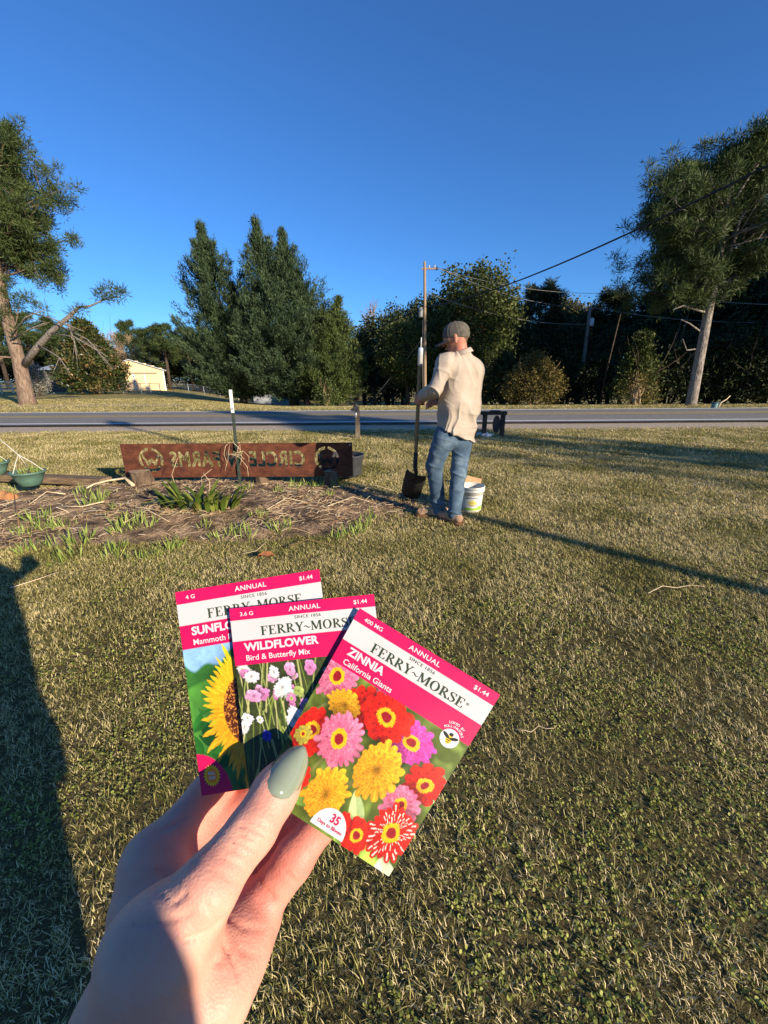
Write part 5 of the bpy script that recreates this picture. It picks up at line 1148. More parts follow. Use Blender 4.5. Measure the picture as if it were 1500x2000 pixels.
for i, (px_, py_, s_) in enumerate(((950, 856, .10), (957, 857, .08), (938, 853, .07), (963, 855, .06))):
    c_ = G(px_, py_); V_, F_ = sdf_mesh([rc(c_+[-s_*.5, 0, s_*.4], c_+[s_*.4, .02, s_*.5], s_*.6, s_*.5, .03), rc(c_+[0, 0, s_*.6], c_+[.02, 0, s_*.8], s_*.4, s_*.3, .03)], .018, pad=.03); tag(link('white_stone', mesh_np('white_stone', V_, F_), M_ROCK), 'small white stone at the foot of the dark timber stand', 'stone', 'white stones')
# ================================================================== across the road: buildings, fences, poles
def far(px_, row, Y): return YP(px_, row, Y)
M_CREAM = mat('cream_siding', srgb(226, 190, 142), srgb(234, 200, 154), scale=2, rough=.8, bump=.0)
M_ROOFM = mat('metal_roof', srgb(150, 156, 162), srgb(176, 180, 184), scale=3, rough=.5, metal=.3)
# cream barn
Yb = 60.0; zb0 = far(280, 758, Yb)[2]; pk_ = far(255, 697, Yb); ev = far(316, 717, Yb); hw = ev[0]-pk_[0]; xc = pk_[0]; dep = 11.0
barn = empty('barn', (xc, Yb, zb0), 'cream gabled barn with sliding doors beyond the road', 'barn')
def gable(name, xc, y0, y1, hw, z0, ze, zp, m, parent):
    V_ = []
    for y in (y0, y1): V_ += [(xc-hw, y, z0), (xc+hw, y, z0), (xc+hw, y, ze), (xc, y, zp), (xc-hw, y, ze)]
    mb = MB(); mb.add(V_, [(0, 1, 2, 3, 4), (9, 8, 7, 6, 5), (1, 6, 7, 2), (5, 0, 4, 9), (2, 7, 8, 3), (3, 8, 9, 4)]); return mb.build(name, m, parent)
wl_ = gable('wall', xc, Yb, Yb+dep, hw, zb0-.5, ev[2], pk_[2], M_CREAM, barn)
for k in range(14):                      # lap siding boards on the front
    z_ = zb0+.15+k*.30
    if z_ > pk_[2]-.3: break
    w_ = hw if z_ < ev[2] else hw*(pk_[2]-z_)/(pk_[2]-ev[2])
    mb = MB(); V_ = [(xc-w_, Yb-.012, z_), (xc+w_, Yb-.012, z_), (xc+w_, Yb-.002, z_+.28), (xc-w_, Yb-.002, z_+.28), (xc-w_, Yb-.001, z_), (xc+w_, Yb-.001, z_)]; mb.add(V_, [(0, 1, 2, 3), (0, 4, 5, 1)]); mb.build('siding_board', M_CREAM, wl_)
mb = MB()
for s_ in (-1, 1):
    a = np.array([xc, 0, pk_[2]+.03]); b_ = np.array([xc+s_*(hw+.35), 0, ev[2]-.08*1]); V_ = []
    for y in (Yb-.3, Yb+dep+.3):
        for o_ in (0, .10): V_ += [(a[0], y, a[2]+o_), (b_[0], y, b_[2]+o_)]
    mb.add(V_, [(0, 1, 3, 2), (4, 6, 7, 5), (2, 3, 7, 6), (0, 4, 5, 1), (1, 5, 7, 3)])
mb.build('roof', M_ROOFM, barn)
M_TRIM = mat('trim_white', srgb(240, 232, 214), rough=.7); M_TRKG = mat('track_grey', srgb(130, 120, 104), rough=.6)
dl, dr = far(262, 750, Yb)[0], far(300, 750, Yb)[0]; dz = far(280, 724, Yb)[2]
for i, (xa, xb) in enumerate(((dl-1.6, (dl+dr)/2-1.0), ((dl+dr)/2-.95, dr-.9))):
    mb = MB(); mb.box(((xa+xb)/2, Yb-.06, (zb0+dz)/2), (xb-xa, .06, dz-zb0)); d0 = mb.build('sliding_door', M_CREAM, barn)
    for xx in (xa+.06, xb-.06): mb = MB(); mb.box((xx, Yb-.10, (zb0+dz)/2), (.12, .02, dz-zb0)); mb.build('door_trim', M_TRIM, d0)
mb = MB(); mb.box(((dl+dr)/2, Yb-.08, dz+.12), (dr-dl+1.2, .12, .14)); mb.build('door_track', M_TRKG, barn)
barn.rotation_euler = (0, 0, math.radians(27))
mb = MB(); mb.box((xc+hw-.08, Yb-.03, (zb0+ev[2])/2), (.16, .05, ev[2]-zb0)); mb.build('corner_board', M_TRIM, barn)
# dark shed
Ys = 52.0; zs = far(110, 758, Ys)[2]; sh = empty('shed', (far(112, 758, Ys)[0], Ys, zs), 'dark grey shed with pale metal roof half hidden behind the magnolia', 'shed')
x0_, x1_ = far(92, 740, Ys)[0], far(185, 740, Ys)[0]; ze = far(100, 714, Ys)[2]; zp = far(118, 703, Ys)[2]
gable('wall', (x0_+x1_)/2, Ys, Ys+5, (x1_-x0_)/2, zs-.4, ze, ze+.9, mat('dark_siding', srgb(70, 66, 62), srgb(92, 86, 80), scale=3, rough=.9, stretch=(6, 1, 1)), sh)
mb = MB(); V_ = []
for (x_, y_, z_) in ((x0_-.3, Ys-.5, ze), (x1_+.3, Ys-.5, ze), (x1_, Ys+2.5, zp+.35), (x0_+1, Ys+2.5, zp+.35)): V_ += [(x_, y_, z_), (x_, y_, z_+.09)]
mb.add(V_, [(0, 2, 4, 6), (1, 7, 5, 3), (0, 1, 3, 2), (2, 3, 5, 4), (4, 5, 7, 6), (6, 7, 1, 0)]); mb.build('roof', M_ROOFM, sh)
# corrugated building under the cedars
Yc = 50.0; zc = terrain(-14, 50); xa, xb = far(498, 770, Yc)[0], far(572, 770, Yc)[0]; zt = far(530, 752, Yc)[2]; cs = empty('corrugated_shed', ((xa+xb)/2, Yc, float(zc)), 'low grey corrugated metal shed glimpsed beneath the cedars', 'shed'); nn_ = 90; V_ = []
for i in range(nn_+1):
    x_ = xa+(xb-xa)*i/nn_; y_ = Yc+.05*(i % 2); V_ += [(x_, y_, float(zc)-.3), (x_, y_, zt)]
mb = MB(); mb.add(V_, [(2*i, 2*i+2, 2*i+3, 2*i+1) for i in range(nn_)]); w0 = mb.build('corrugated_wall', mat('zinc', srgb(150, 154, 158), srgb(176, 180, 184), scale=2, rough=.5, metal=.3), cs); mb = MB(); mb.box(((xa+xb)/2, Yc+2.5, zt+.06), (xb-xa+.3, 5.3, .08)); mb.build('roof', M_ROOFM, cs); mb = MB(); mb.box(((xa+xb)/2, Yc+2.55, (zt+float(zc))/2), (xb-xa-.1, 4.8, zt-float(zc)-.04)); mb.build('frame', M_TRKG, cs)
# teal garden bench
M_TEAL = mat('teal_paint', srgb(72, 158, 136), srgb(92, 172, 150), scale=6, rough=.6); yb_ = 46.0; bx_ = far(546, 780, yb_)[0]; bzz = float(terrain(bx_, yb_)); be = empty('garden_bench', (bx_, yb_, bzz), 'small teal bench on the grass beneath the cedars', 'bench')
for dz_ in (.55, .72, .89): mb = MB(); mb.box((bx_, yb_+.25, bzz+dz_), (1.5, .04, .12)); mb.build('back_slat', M_TEAL, be)
for dy_ in (-.15, 0, .15): mb = MB(); mb.box((bx_, yb_+dy_, bzz+.43), (1.5, .12, .04)); mb.build('seat_slat', M_TEAL, be)
for dx_ in (-.68, .68):
    for dy_ in (-.18, .24): mb = MB(); mb.box((bx_+dx_, yb_+dy_, bzz+(.47 if dy_ > 0 else .21)), (.07, .07, .94 if dy_ > 0 else .42)); mb.build('leg', M_TEAL, be)
# chain-link fence
M_GALV = mat('fence_steel', srgb(150, 152, 150), srgb(176, 178, 176), scale=6, rough=.5, metal=.4)
def chainlink(name, p0, p1, h, n, label, wires=True, rail=True):
    p0 = np.array(p0); p1 = np.array(p1); e = empty('chain_link_fence', (p0[0], p0[1], float(terrain(p0[0], p0[1]))), label, 'fence'); P_ = [p0+(p1-p0)*i/n for i in range(n+1)]; Z_ = [float(terrain(q[0], q[1])) for q in P_]
    for q, z_ in zip(P_, Z_): mb = MB(); mb.tube([(q[0], q[1], z_-.2), (q[0], q[1], z_+h+.05)], .035, n=8); mb.build('post', M_GALV, e)
    if rail: mb = MB(); mb.tube([(q[0], q[1], z_+h) for q, z_ in zip(P_, Z_)], .025, n=6); mb.build('top_rail', M_GALV, e)
    mb = MB(); L = np.linalg.norm(p1-p0); m_ = int(L/.28); V_ = []; F_ = []
    for i in range(m_):
        for s_ in (0, 1):
            a = (i+s_*3)/m_; b_ = (i+3-s_*3)/m_
            if max(a, b_) > 1: continue
            qa, qb = p0+(p1-p0)*a, p0+(p1-p0)*b_; k = len(V_); za = float(terrain(qa[0], qa[1])); w = .006
            V_ += [(qa[0]-w, qa[1], za), (qa[0]+w, qa[1], za), (qb[0]+w, qb[1], za+h), (qb[0]-w, qb[1], za+h)]; F_.append((k, k+1, k+2, k+3))
    mb.add(V_, F_); mb.build('wire_netting', M_GALV, e)
chainlink('f', (far(600, 780, 50)[0], 50), (far(850, 780, 52)[0], 52), 1.15, 9, 'chain-link fence with steel top rail behind the swing set')
chainlink('f', (far(345, 775, 56)[0], 56), (far(600, 775, 50)[0], 50), 1.15, 8, 'chain-link fence running behind the cedar trunks')
chainlink('f', (far(228, 765, 44)[0], 44), (far(318, 769, 42)[0], 42), 1.0, 5, 'short wire fence in front of the cream barn')
# board gate glimpsed left of the first cedar trunk, white rail fence far left
M_RAILW = mat('rail_wood', srgb(190, 172, 146), srgb(214, 198, 172), scale=5, rough=.8)
def railfence(xp0, xp1, Y, row, h, n, label, rails=3):
    a, b_ = far(xp0, row, Y)[0], far(xp1, row, Y)[0]; z_ = far((xp0+xp1)/2, row, Y)[2]; e = empty('rail_fence', (a, Y, z_), label, 'fence')
    for i in range(n+1): x_ = a+(b_-a)*i/n; mb = MB(); mb.box((x_, Y, z_+h*.5), (.14, .12, h*1.15)); mb.build('post', M_RAILW, e)
    for k in range(rails): mb = MB(); mb.box(((a+b_)/2, Y-.09, z_+h*(.28+.32*k)), (b_-a+.3, .04, .13)); mb.build('rail', M_RAILW, e)
railfence(-60, 30, 48, 757, 1.2, 4, 'pale wooden rail fence at the far left behind the pine')
railfence(470, 502, 51, 776, 1.2, 1, 'short pale board gate left of the cedar trunk')
railfence(60, 72, 40, 762, 1.5, 1, 'leaning pale boards just right of the big pine trunk', 2)
# swing set
ys_ = 47.0; sx0, sx1 = far(750, 786, ys_)[0], far(790, 786, ys_)[0]; sz = float(terrain(sx0, ys_)); hh = 1.45; sw = empty('swing_set', ((sx0+sx1)/2, ys_, sz), 'white metal swing set with slide in front of the chain-link fence', 'swing set'); M_SWW = mat('swing_white', srgb(226, 222, 216), rough=.5); M_PINKS = mat('slide_pink', srgb(226, 160, 130), rough=.5); M_YELS = mat('panel_yellow', srgb(226, 216, 70), rough=.5)
mb = MB(); mb.tube([(sx0, ys_, sz+hh), (sx1, ys_, sz+hh)], .035, n=8); mb.build('top_bar', M_SWW, sw)
for xx in (sx0, sx1):
    for dx_, dy_ in ((-.35 if xx == sx0 else .30, -.6), (-.1 if xx == sx0 else .1, .6)): mb = MB(); mb.tube([(xx, ys_, sz+hh), (xx+dx_, ys_+dy_, sz)], .03, n=8); mb.build('leg', M_SWW, sw)
for t in (.3, .5, .68):
    x_ = sx0+(sx1-sx0)*t
    for d_ in (-.16, .16): mb = MB(); mb.tube([(x_+d_, ys_, sz+hh), (x_+d_, ys_, sz+.55)], .012, n=5); mb.build('chain', M_SWW, sw)
    mb = MB(); mb.box((x_, ys_, sz+.54), (.4, .18, .04)); mb.build('seat', M_SWW, sw)
mb = MB(); mb.add([(sx0-.1, ys_-.2, sz+1.1), (sx0+.25, ys_-.2, sz+1.1), (sx0-.95, ys_-.9, sz+.1), (sx0-1.3, ys_-.9, sz+.1), (sx0-.1, ys_-.2, sz+1.16), (sx0+.25, ys_-.2, sz+1.16), (sx0-.95, ys_-.9, sz+.16), (sx0-1.3, ys_-.9, sz+.16)], [(0, 1, 2, 3), (7, 6, 5, 4), (0, 3, 7, 4), (1, 5, 6, 2), (0, 4, 5, 1), (3, 2, 6, 7)]); mb.build('slide', M_PINKS, sw)
mb = MB(); mb.box((sx1+.1, ys_-.25, sz+.85), (.55, .05, .5)); mb.build('end_panel', M_YELS, sw)
# little white yard chair and pale toys beside it
for (px_, lab, s_) in ((796, 'small white lawn chair right of the swing set', 1.0), (727, 'small white lawn chair left of the guy wire', .9)):
    x_ = far(px_, 788, 46)[0]; z_ = float(terrain(x_, 46)); e = empty('lawn_chair', (x_, 46, z_), lab, 'chair'); mb = MB(); mb.box((x_, 46, z_+.38*s_), (.5*s_, .45, .05)); mb.build('seat', M_SWW, e); mb = MB(); mb.box((x_, 46.22, z_+.68*s_), (.5*s_, .04, .5*s_)); mb.build('backrest', M_SWW, e)
    for dx_ in (-.22, .22):
        for dy_ in (-.2, .2): mb = MB(); mb.box((x_+dx_*s_, 46+dy_, z_+.18*s_), (.05, .05, .36*s_)); mb.build('leg', M_SWW, e)
# ---- utility poles
M_POLE = mat('pole_wood', srgb(126, 104, 82), srgb(170, 144, 116), scale=4, rough=.9, stretch=(10, 10, .6), bump=.3, bscale=20); M_CER = mat('insulator', srgb(180, 180, 176), rough=.3); M_CABLE = mat('cable_black', (.012, .012, .014), rough=.6); M_CABLEL = mat('cable_alu', (.22, .21, .19), rough=.6)
Y1 = 29.0; pb = far(833, 792, Y1); pt = far(836, 512, Y1); pz = float(terrain(pb[0], Y1)); pole1 = empty('utility_pole', (pb[0], Y1, pz), 'tall slim wooden utility pole rising behind the man', 'utility pole')
def pp(t): return np.array([pb[0]+(pt[0]-pb[0])*t, Y1, pz+(pt[2]-pz)*t])
mb = MB(); mb.tube([pp(t)-[0, 0, .3*(t == 0)] for t in np.linspace(0, 1, 9)], [.115-.035*t for t in np.linspace(0, 1, 9)], n=14); mb.build('shaft', M_POLE, pole1)
mb = MB(); mb.box(pp(.955)+[.25, 0, 0], (.9, .08, .09)); mb.build('bracket_arm', M_POLE, pole1)
for d_ in (.28, .62): mb = MB(); mb.lathe(pp(.955)+[d_, 0, .05], [(.02, 0), (.05, .02), (.03, .06), (.05, .1), (.02, .14), (0.001, .15)], n=10); mb.build('insulator', M_CER, pole1)
mb = MB(); mb.lathe(pp(.70)+[-.26, -.05, -.25], [(0.001, -.3), (.14, -.3), (.15, -.25), (.15, .22), (.11, .28), (0.001, .3)], n=16); mb.build('transformer_can', mat('transformer_grey', srgb(120, 122, 120), rough=.5), pole1)
mb = MB(); mb.tube([pp(t)+[-.15, -.02, 0] for t in (.05, .35, .62)], .02, n=6); mb.build('conduit', M_TRKG, pole1)
Y2 = 36.0; p2b, p2t = far(1131, 801, Y2), far(1158, 606, Y2); z2 = float(terrain(p2b[0], Y2)); pole2 = empty('utility_pole', (p2b[0], Y2, z2), 'grey wooden utility pole with transformer against the dark wood at right', 'utility pole')
mb = MB(); a = np.array([p2b[0], Y2, min(z2, p2b[2])-.3]); mb.tube([a+(p2t-a)*t for t in np.linspace(0, 1, 7)], [.19-.07*t for t in np.linspace(0, 1, 7)], n=12); mb.build('shaft', mat('pole_grey', srgb(96, 92, 86), srgb(128, 122, 112), scale=4, rough=.9, stretch=(10, 10, .6)), pole2)
q = a+(p2t-a)*.875; mb = MB(); mb.lathe(q+[.22, -.12, -.1], [(0.001, -.28), (.15, -.28), (.16, -.2), (.16, .25), (.1, .32), (0.001, .33)], n=16); mb.build('transformer_can', mat('transformer_pale', srgb(190, 194, 194), rough=.45), pole2)
mb = MB(); mb.box(p2t+[-.25, 0, -.1], (1.1, .08, .08)); mb.build('bracket_arm', M_POLE, pole2)
# pole behind the viewer whose long shadow crosses the lawn
bq = np.array([-1.5, 6.2])+np.array([math.sin(az), -math.cos(az)])*15.0; pole3 = empty('utility_pole', (bq[0], bq[1], 0), 'slim wooden pole behind the viewer casting the long thin shadow across the lawn', 'utility pole')
mb = MB(); mb.tube([(bq[0], bq[1], -.3), (bq[0], bq[1], 4), (bq[0], bq[1], 7.9)], [.085, .075, .06], n=12); mb.build('shaft', M_POLE, pole3); mb = MB(); mb.box((bq[0], bq[1], 7.5), (.5, .3, .35)); mb.build('lamp_box', M_TRKG, pole3)
# ---- cables
def cable(p0, p1, sag, r, label, m, n=16):
    p0, p1 = np.array(p0), np.array(p1); mb = MB(); mb.tube([p0+(p1-p0)*t-np.array([0, 0, sag*4*t*(1-t)]) for t in np.linspace(0, 1, n)], r, n=6); tag(mb.build('overhead_cable', m), label, 'cable', 'overhead cables')
cable(pp(.705)+[0, -.15, 0], far(1640, 270, 9.0), .5, .026, 'thick black cable rising from the tall pole to the upper right', M_CABLE, 26)
cable(pp(.705)+[-.1, 0, 0], far(560, 700, 60), .4, .035, 'dark cable leading from the tall pole down behind the cedars', M_CABLE)
cable(pp(.955)+[.62, 0, .15], p2t+[-.7, 0, 0], .5, .013, 'upper pale wire between the two utility poles', M_CABLEL)
cable(pp(.955)+[.28, 0, .15], far(1262, 574, 34), .7, .013, 'pale wire crossing in front of the big oak', M_CABLEL)
cable(pp(.80)+[.1, 0, 0], q+[0, 0, -.2], .55, .018, 'lower sagging pale wire between the two utility poles', M_CABLEL)
cable(p2t+[.2, 0, 0], far(1480, 640, 30), .25, .02, 'pale wire from the grey pole running right through the wood', M_CABLEL)
cable(far(1255, 574, 33), far(1540, 606, 27), .2, .02, 'pale wire passing in front of the tall right pine', M_CABLEL)
gw = far(733, 772, 40); cable(pp(.52)+[-.6*0, .0, 0], (far(731, 780, 36)[0], 36, float(terrain(-1, 36))), .0, .014, 'straight guy wire slanting left from the tall pole', M_CABLEL, 4)
a = np.array(far(731, 781, 35.9)); b_ = pp(.52); mb = MB(); mb.tube([a+(b_-a)*t for t in (0.02, .2, .42)], .04, n=8); tag(mb.build('guy_guard', mat('guard_yellow', srgb(206, 196, 160), rough=.6)), 'pale guard sleeve on the guy wire by the swing set', 'guy guard')
# ---- pale teal box with broken branch at the wood's edge
q = G(1397, 812); q = far(1397, 811, 17.9); e = empty('utility_box', (q[0], q[1], 0), 'small pale teal utility box at the edge of the dark wood', 'box'); mb = MB(); mb.box((q[0], q[1], .12), (.24, .22, .24), rz=.3); o_ = mb.build('housing', mat('faded_teal', srgb(96, 124, 124), srgb(120, 146, 144), scale=8, rough=.7), e); bv = o_.modifiers.new('b', 'BEVEL'); bv.width = .04
mb = MB(); mb.box((q[0], q[1], .255), (.27, .25, .025), rz=.3); mb.build('lid', mat('faded_lid', srgb(90, 118, 116), rough=.7), e)
stick([q+[.05, -.1, .1], q+[.12, -.12, .35], q+[.34, -.1, .48], q+[.5, -.05, .62]], .035, 'broken pale branch hanging over the teal box', M_STICK, 'broken branches', 'branch')
# ================================================================== trees
M_BARKP = mat('pine_bark', srgb(96, 78, 64), srgb(158, 136, 116), scale=5, rough=.95, bump=.9, bscale=9, stretch=(3, 3, .7), c3=srgb(128, 106, 88), bdist=.05)
M_BARKG = mat('grey_bark', srgb(84, 76, 68), srgb(166, 154, 140), scale=6, rough=.95, bump=1.0, bscale=11, stretch=(3, 3, .7), bdist=.04)
M_BARKD = mat('dark_bark', srgb(58, 48, 40), srgb(92, 78, 64), scale=5, rough=.95, bump=.6, bscale=9, stretch=(3, 3, .7), bdist=.04)
M_CEDAR = leafmat('cedar_foliage', (.020, .038, .018), (.056, .088, .038), (.115, .15, .058), trans=.12)
M_CEDAR2 = leafmat('cedar_foliage_light', (.03, .048, .012), (.085, .115, .03), (.16, .18, .05), trans=.15)
M_PINEN = leafmat('pine_needles', (.028, .045, .012), (.07, .10, .026), (.13, .16, .05), trans=.15)
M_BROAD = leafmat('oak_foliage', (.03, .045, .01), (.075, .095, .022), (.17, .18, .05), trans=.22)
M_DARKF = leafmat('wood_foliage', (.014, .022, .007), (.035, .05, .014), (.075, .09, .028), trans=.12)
M_OLIVE = leafmat('autumn_foliage', (.07, .06, .015), (.16, .125, .03), (.27, .20, .06), trans=.22)
M_MAGN = leafmat('magnolia_leaves', (.022, .035, .010), (.06, .08, .02), (.26, .15, .06), trans=.08, rough=.35)
M_TWIG = mat('bare_twig', srgb(120, 100, 82), srgb(158, 138, 118), scale=3, rough=.95)
M_TWIGT = mat('bare_twig_tan', srgb(150, 122, 92), srgb(186, 158, 124), scale=3, rough=.95)
def leafpart(name, V_, F_, tint, m, parent): return link(name, mesh_np(name, V_, F_, tint=tint), m, parent)
def sprays(P_, D_, per, L, Wd, jit, rng, spread):
    n = len(P_); C_ = np.repeat(P_, per, 0)+rng.normal(size=(n*per, 3))*spread+np.repeat(D_, per, 0)*(rng.random((n*per, 1))*spread*3)
    A_ = np.repeat(D_, per, 0)+rng.normal(size=(n*per, 3))*jit
    V_, F_ = blades(C_, A_, L*rng.uniform(.6, 1.3, n*per), Wd*rng.uniform(.7, 1.3, n*per), rng)
    t = np.clip(np.repeat(rng.normal(.45, .18, n), per)+rng.normal(0, .12, n*per), 0, 1)
    return V_, F_, np.repeat(t, 4)
def cedar(name, label, base, h, R, n, seed, m=None, lean=(0, 0), leaders=((0, 0, 1.0),), skirt=.05, group='cedars', trunk=True, tr=.28):
    rng = np.random.default_rng(seed); e = empty(name, base, label, 'tree', group); base = np.array(base)
    if trunk:
        mb = MB(); mb.tube([base+[0, 0, -.3], base+[lean[0]*.1, 0, h*.12], base+[lean[0]*.4, 0, h*.5], base+[lean[0], lean[1], h*.9]], [tr*1.3, tr, tr*.6, .03], n=10); mb.build('trunk', M_BARKD, e)
    Ps = []; Ds = []; tot = sum(l[2]**2 for l in leaders)
    for lx, ly, lh in leaders:
        hh = h*lh; Rl = R*lh**1.1; nb = int(120*lh*lh); share = n*lh*lh/tot
        def axis(t): return np.array([lx*min(1, t*1.7)+lean[0]*t, ly*min(1, t*1.7)+lean[1]*t, hh*t])
        for i in range(nb):                               # upswept branches, each ending in a point
            t0 = skirt+(.90-skirt)*rng.random()**1.15; a = rng.uniform(0, 6.283); L = Rl*((1-t0)**1.06)*rng.uniform(.86, 1.08)*(1 if t0 > .14 else .55+t0*3.2); L = max(L, .35); rad = np.array([math.cos(a), math.sin(a), 0])
            up = .25+1.0*t0+rng.uniform(-.1, .25); k = max(6, int(share/nb*(.35+L/Rl*1.3))); s = rng.random(k)**.75
            C_ = axis(t0)+rad*(L*s)[:, None]+np.array([0, 0, 1])*(L*up*(.35*s+.65*s*s))[:, None]; w = (.42*(1-s)**.8+.05)*min(1, L/1.6)
            Ps.append(C_+rng.normal(size=(k, 3))*w[:, None]*np.array([.8, .8, .65])); dd = rad*(1-.45*s)[:, None]+np.array([0, 0, 1])*(.35+up*s)[:, None]; Ds.append(unit(dd+rng.normal(size=(k, 3))*.25))
        k = int(share*.13); t = .72+.30*rng.random(k); w = np.clip(1.02-t, .008, 1)*Rl*.24   # the spire
        Ps.append(np.array([axis(q) for q in t])+rng.normal(size=(k, 3))*w[:, None]*np.array([1, 1, .3])); Ds.append(unit(np.array([0, 0, 1.])+rng.normal(size=(k, 3))*.30))
    P_ = np.concatenate(Ps); D_ = np.concatenate(Ds); P_[:, 2] = np.maximum(P_[:, 2], h*.045)
    V_, F_, T_ = sprays(P_, D_, 14, .25, .052, .42, rng, .10)
    leafpart('crown', V_+base, F_, T_, m or M_CEDAR, e); return e
Yc_ = 35.0
def cbase(px_, Y): x = far(px_, 780, Y)[0]; return (x, Y, float(terrain(x, Y)))
def hrow(px_, row, Y): return far(px_, row, Y)[2]-float(terrain(far(px_, row, Y)[0], Y))
cedar('cedar_tree', 'tall dark cedar at the left of the clump, pointed crown leaning left', cbase(480, 36), hrow(430, 446, 36), 6.3, 7600, 21, lean=(-1.9, 0), leaders=((0, 0, 1.0), (1.6, .8, .70), (.2, -1.3, .66)))
cedar('cedar_tree', 'tallest cedar of the clump with two pointed tops over a stout trunk', cbase(578, 34.5), hrow(540, 440, 34.5), 6.0, 9000, 22, lean=(-1.3, 0), leaders=((-.6, 0, 1.0), (1.2, .2, .95), (2.2, -.3, .74), (.2, -1.4, .70)), tr=.34)
cedar('cedar_tree', 'shorter yellow-green cedar at the right of the clump', cbase(648, 33.5), hrow(680, 592, 33.5), 3.8, 3900, 23, m=M_CEDAR2, lean=(.9, 0), leaders=((0, 0, 1.0), (-1.3, .2, .9), (-.5, -1, .8)), tr=.16)
mb = MB(); q = np.array(cbase(603, 33.8)); mb.tube([q-[0, 0, .2], q+[.05, 0, 1.0], q+[-.25, 0, 2.6]], [.22, .17, .12], n=9); mb.tube([q+[.05, 0, .9], q+[.45, .1, 1.7], q+[.7, .1, 2.6]], [.11, .08, .06], n=8); tag(mb.build('tree_trunk', M_BARKP), 'pale forked trunk beside the stoutest cedar trunk', 'tree trunk')
# ---- limbs and pines
def limb(mb, p0, d, L, r, rng, depth, ends, up=.1, kink=.35, nseg=4):
    pts_ = [np.array(p0)]; d = unit(np.array(d))
    for i in range(nseg):
        d = unit(d+rng.normal(size=3)*kink*.4+np.array([0, 0, up])); pts_.append(pts_[-1]+d*L/nseg)
    mb.tube(pts_, [r*(1-.75*i/nseg) for i in range(nseg+1)], n=6 if r > .03 else 4, cap=False)
    if depth > 0:
        for i in range(1, nseg+1):
            for s_ in range(2 if depth > 1 else 1):
                dd = unit(d+rng.normal(size=3)*.75); limb(mb, pts_[i], dd, L*rng.uniform(.4, .62), r*.48*(1-.5*i/nseg)+.008, rng, depth-1, ends, up, kink, 3)
    ends.append(pts_[-1])
    if depth == 0: ends.append((pts_[-2]+pts_[-1])/2)
def needles(ends, rng, per=95, L=.34, Wd=.030, rad=.30):
    P_ = np.repeat(np.array(ends), per, 0); n = len(P_); dirs = unit(rng.normal(size=(n, 3))+np.array([0, 0, .55])); C_ = P_+dirs*rng.random((n, 1))*rad*.6+rng.normal(size=(n, 3))*.08
    V_, F_ = blades(C_, dirs, L*rng.uniform(.6, 1.2, n), Wd, rng); t = np.clip(np.repeat(rng.normal(.42, .2, len(ends)), per)+rng.normal(0, .12, n), 0, 1); return V_, F_, np.repeat(t, 4)
def pine(name, label, base, pts_, rads, limbs, seed, bark, per=95, group=None, L=.34, rad=.30, Wd=.03):
    rng = np.random.default_rng(seed); e = empty(name, tuple(base), label, 'tree', group); mb = MB(); mb.tube(pts_, rads, n=14); mb.build('trunk', bark, e); ends = []; mb = MB()
    for (p0, d, Lb, r, dep) in limbs: limb(mb, p0, d, Lb, r, rng, dep, ends, up=.10)
    mb.build('limbs', bark, e); V_, F_, T_ = needles(ends, rng, per, L, Wd, rad); leafpart('crown', V_, F_, T_, M_PINEN, e); return e
# big pine at left
Yp_ = 25.0; f25 = lambda x, y, dy=0: far(x, y, Yp_+dy); base = f25(58, 778); base[2] = float(terrain(base[0], Yp_)); rng = np.random.default_rng(3)
tr_ = [base-[0, 0, .2], f25(54, 765), f25(42, 700), f25(24, 630), f25(8, 560), f25(-6, 470), f25(-20, 400), f25(-28, 350), f25(-36, 310)]
lb = []
def tpos(row): 
    rows = [765, 700, 630, 560, 470, 400, 350, 310]; xs_ = [54, 42, 24, 8, -6, -20, -28, -36]; return f25(np.interp(-row, [-r for r in rows], xs_), row)
for i in range(34):
    row = rng.uniform(335, 545); a = rng.uniform(-1.2, 4.34); L = (1.2+2.0*math.sin(math.pi*np.clip((row-290)/300, 0, 1)))*rng.uniform(.6, 1.0); lb.append((tpos(row), (math.cos(a), math.sin(a)*.8, rng.uniform(-.05, .5)), L, .07, 2))
lb += [(tpos(690), (-1, -.2, .1), 2.2, .06, 1), (tpos(640), (.9, -.4, .25), 1.6, .05, 1), (tpos(600), (-.8, -.5, .3), 2.0, .06, 1)]
lp = pine('pine_tree', 'big pine at the left edge with a long bare limb reaching right', base, tr_, [.50, .40, .33, .30, .27, .23, .17, .10, .04], lb, 31, M_BARKP, per=56, L=.27, Wd=.034, rad=.40)
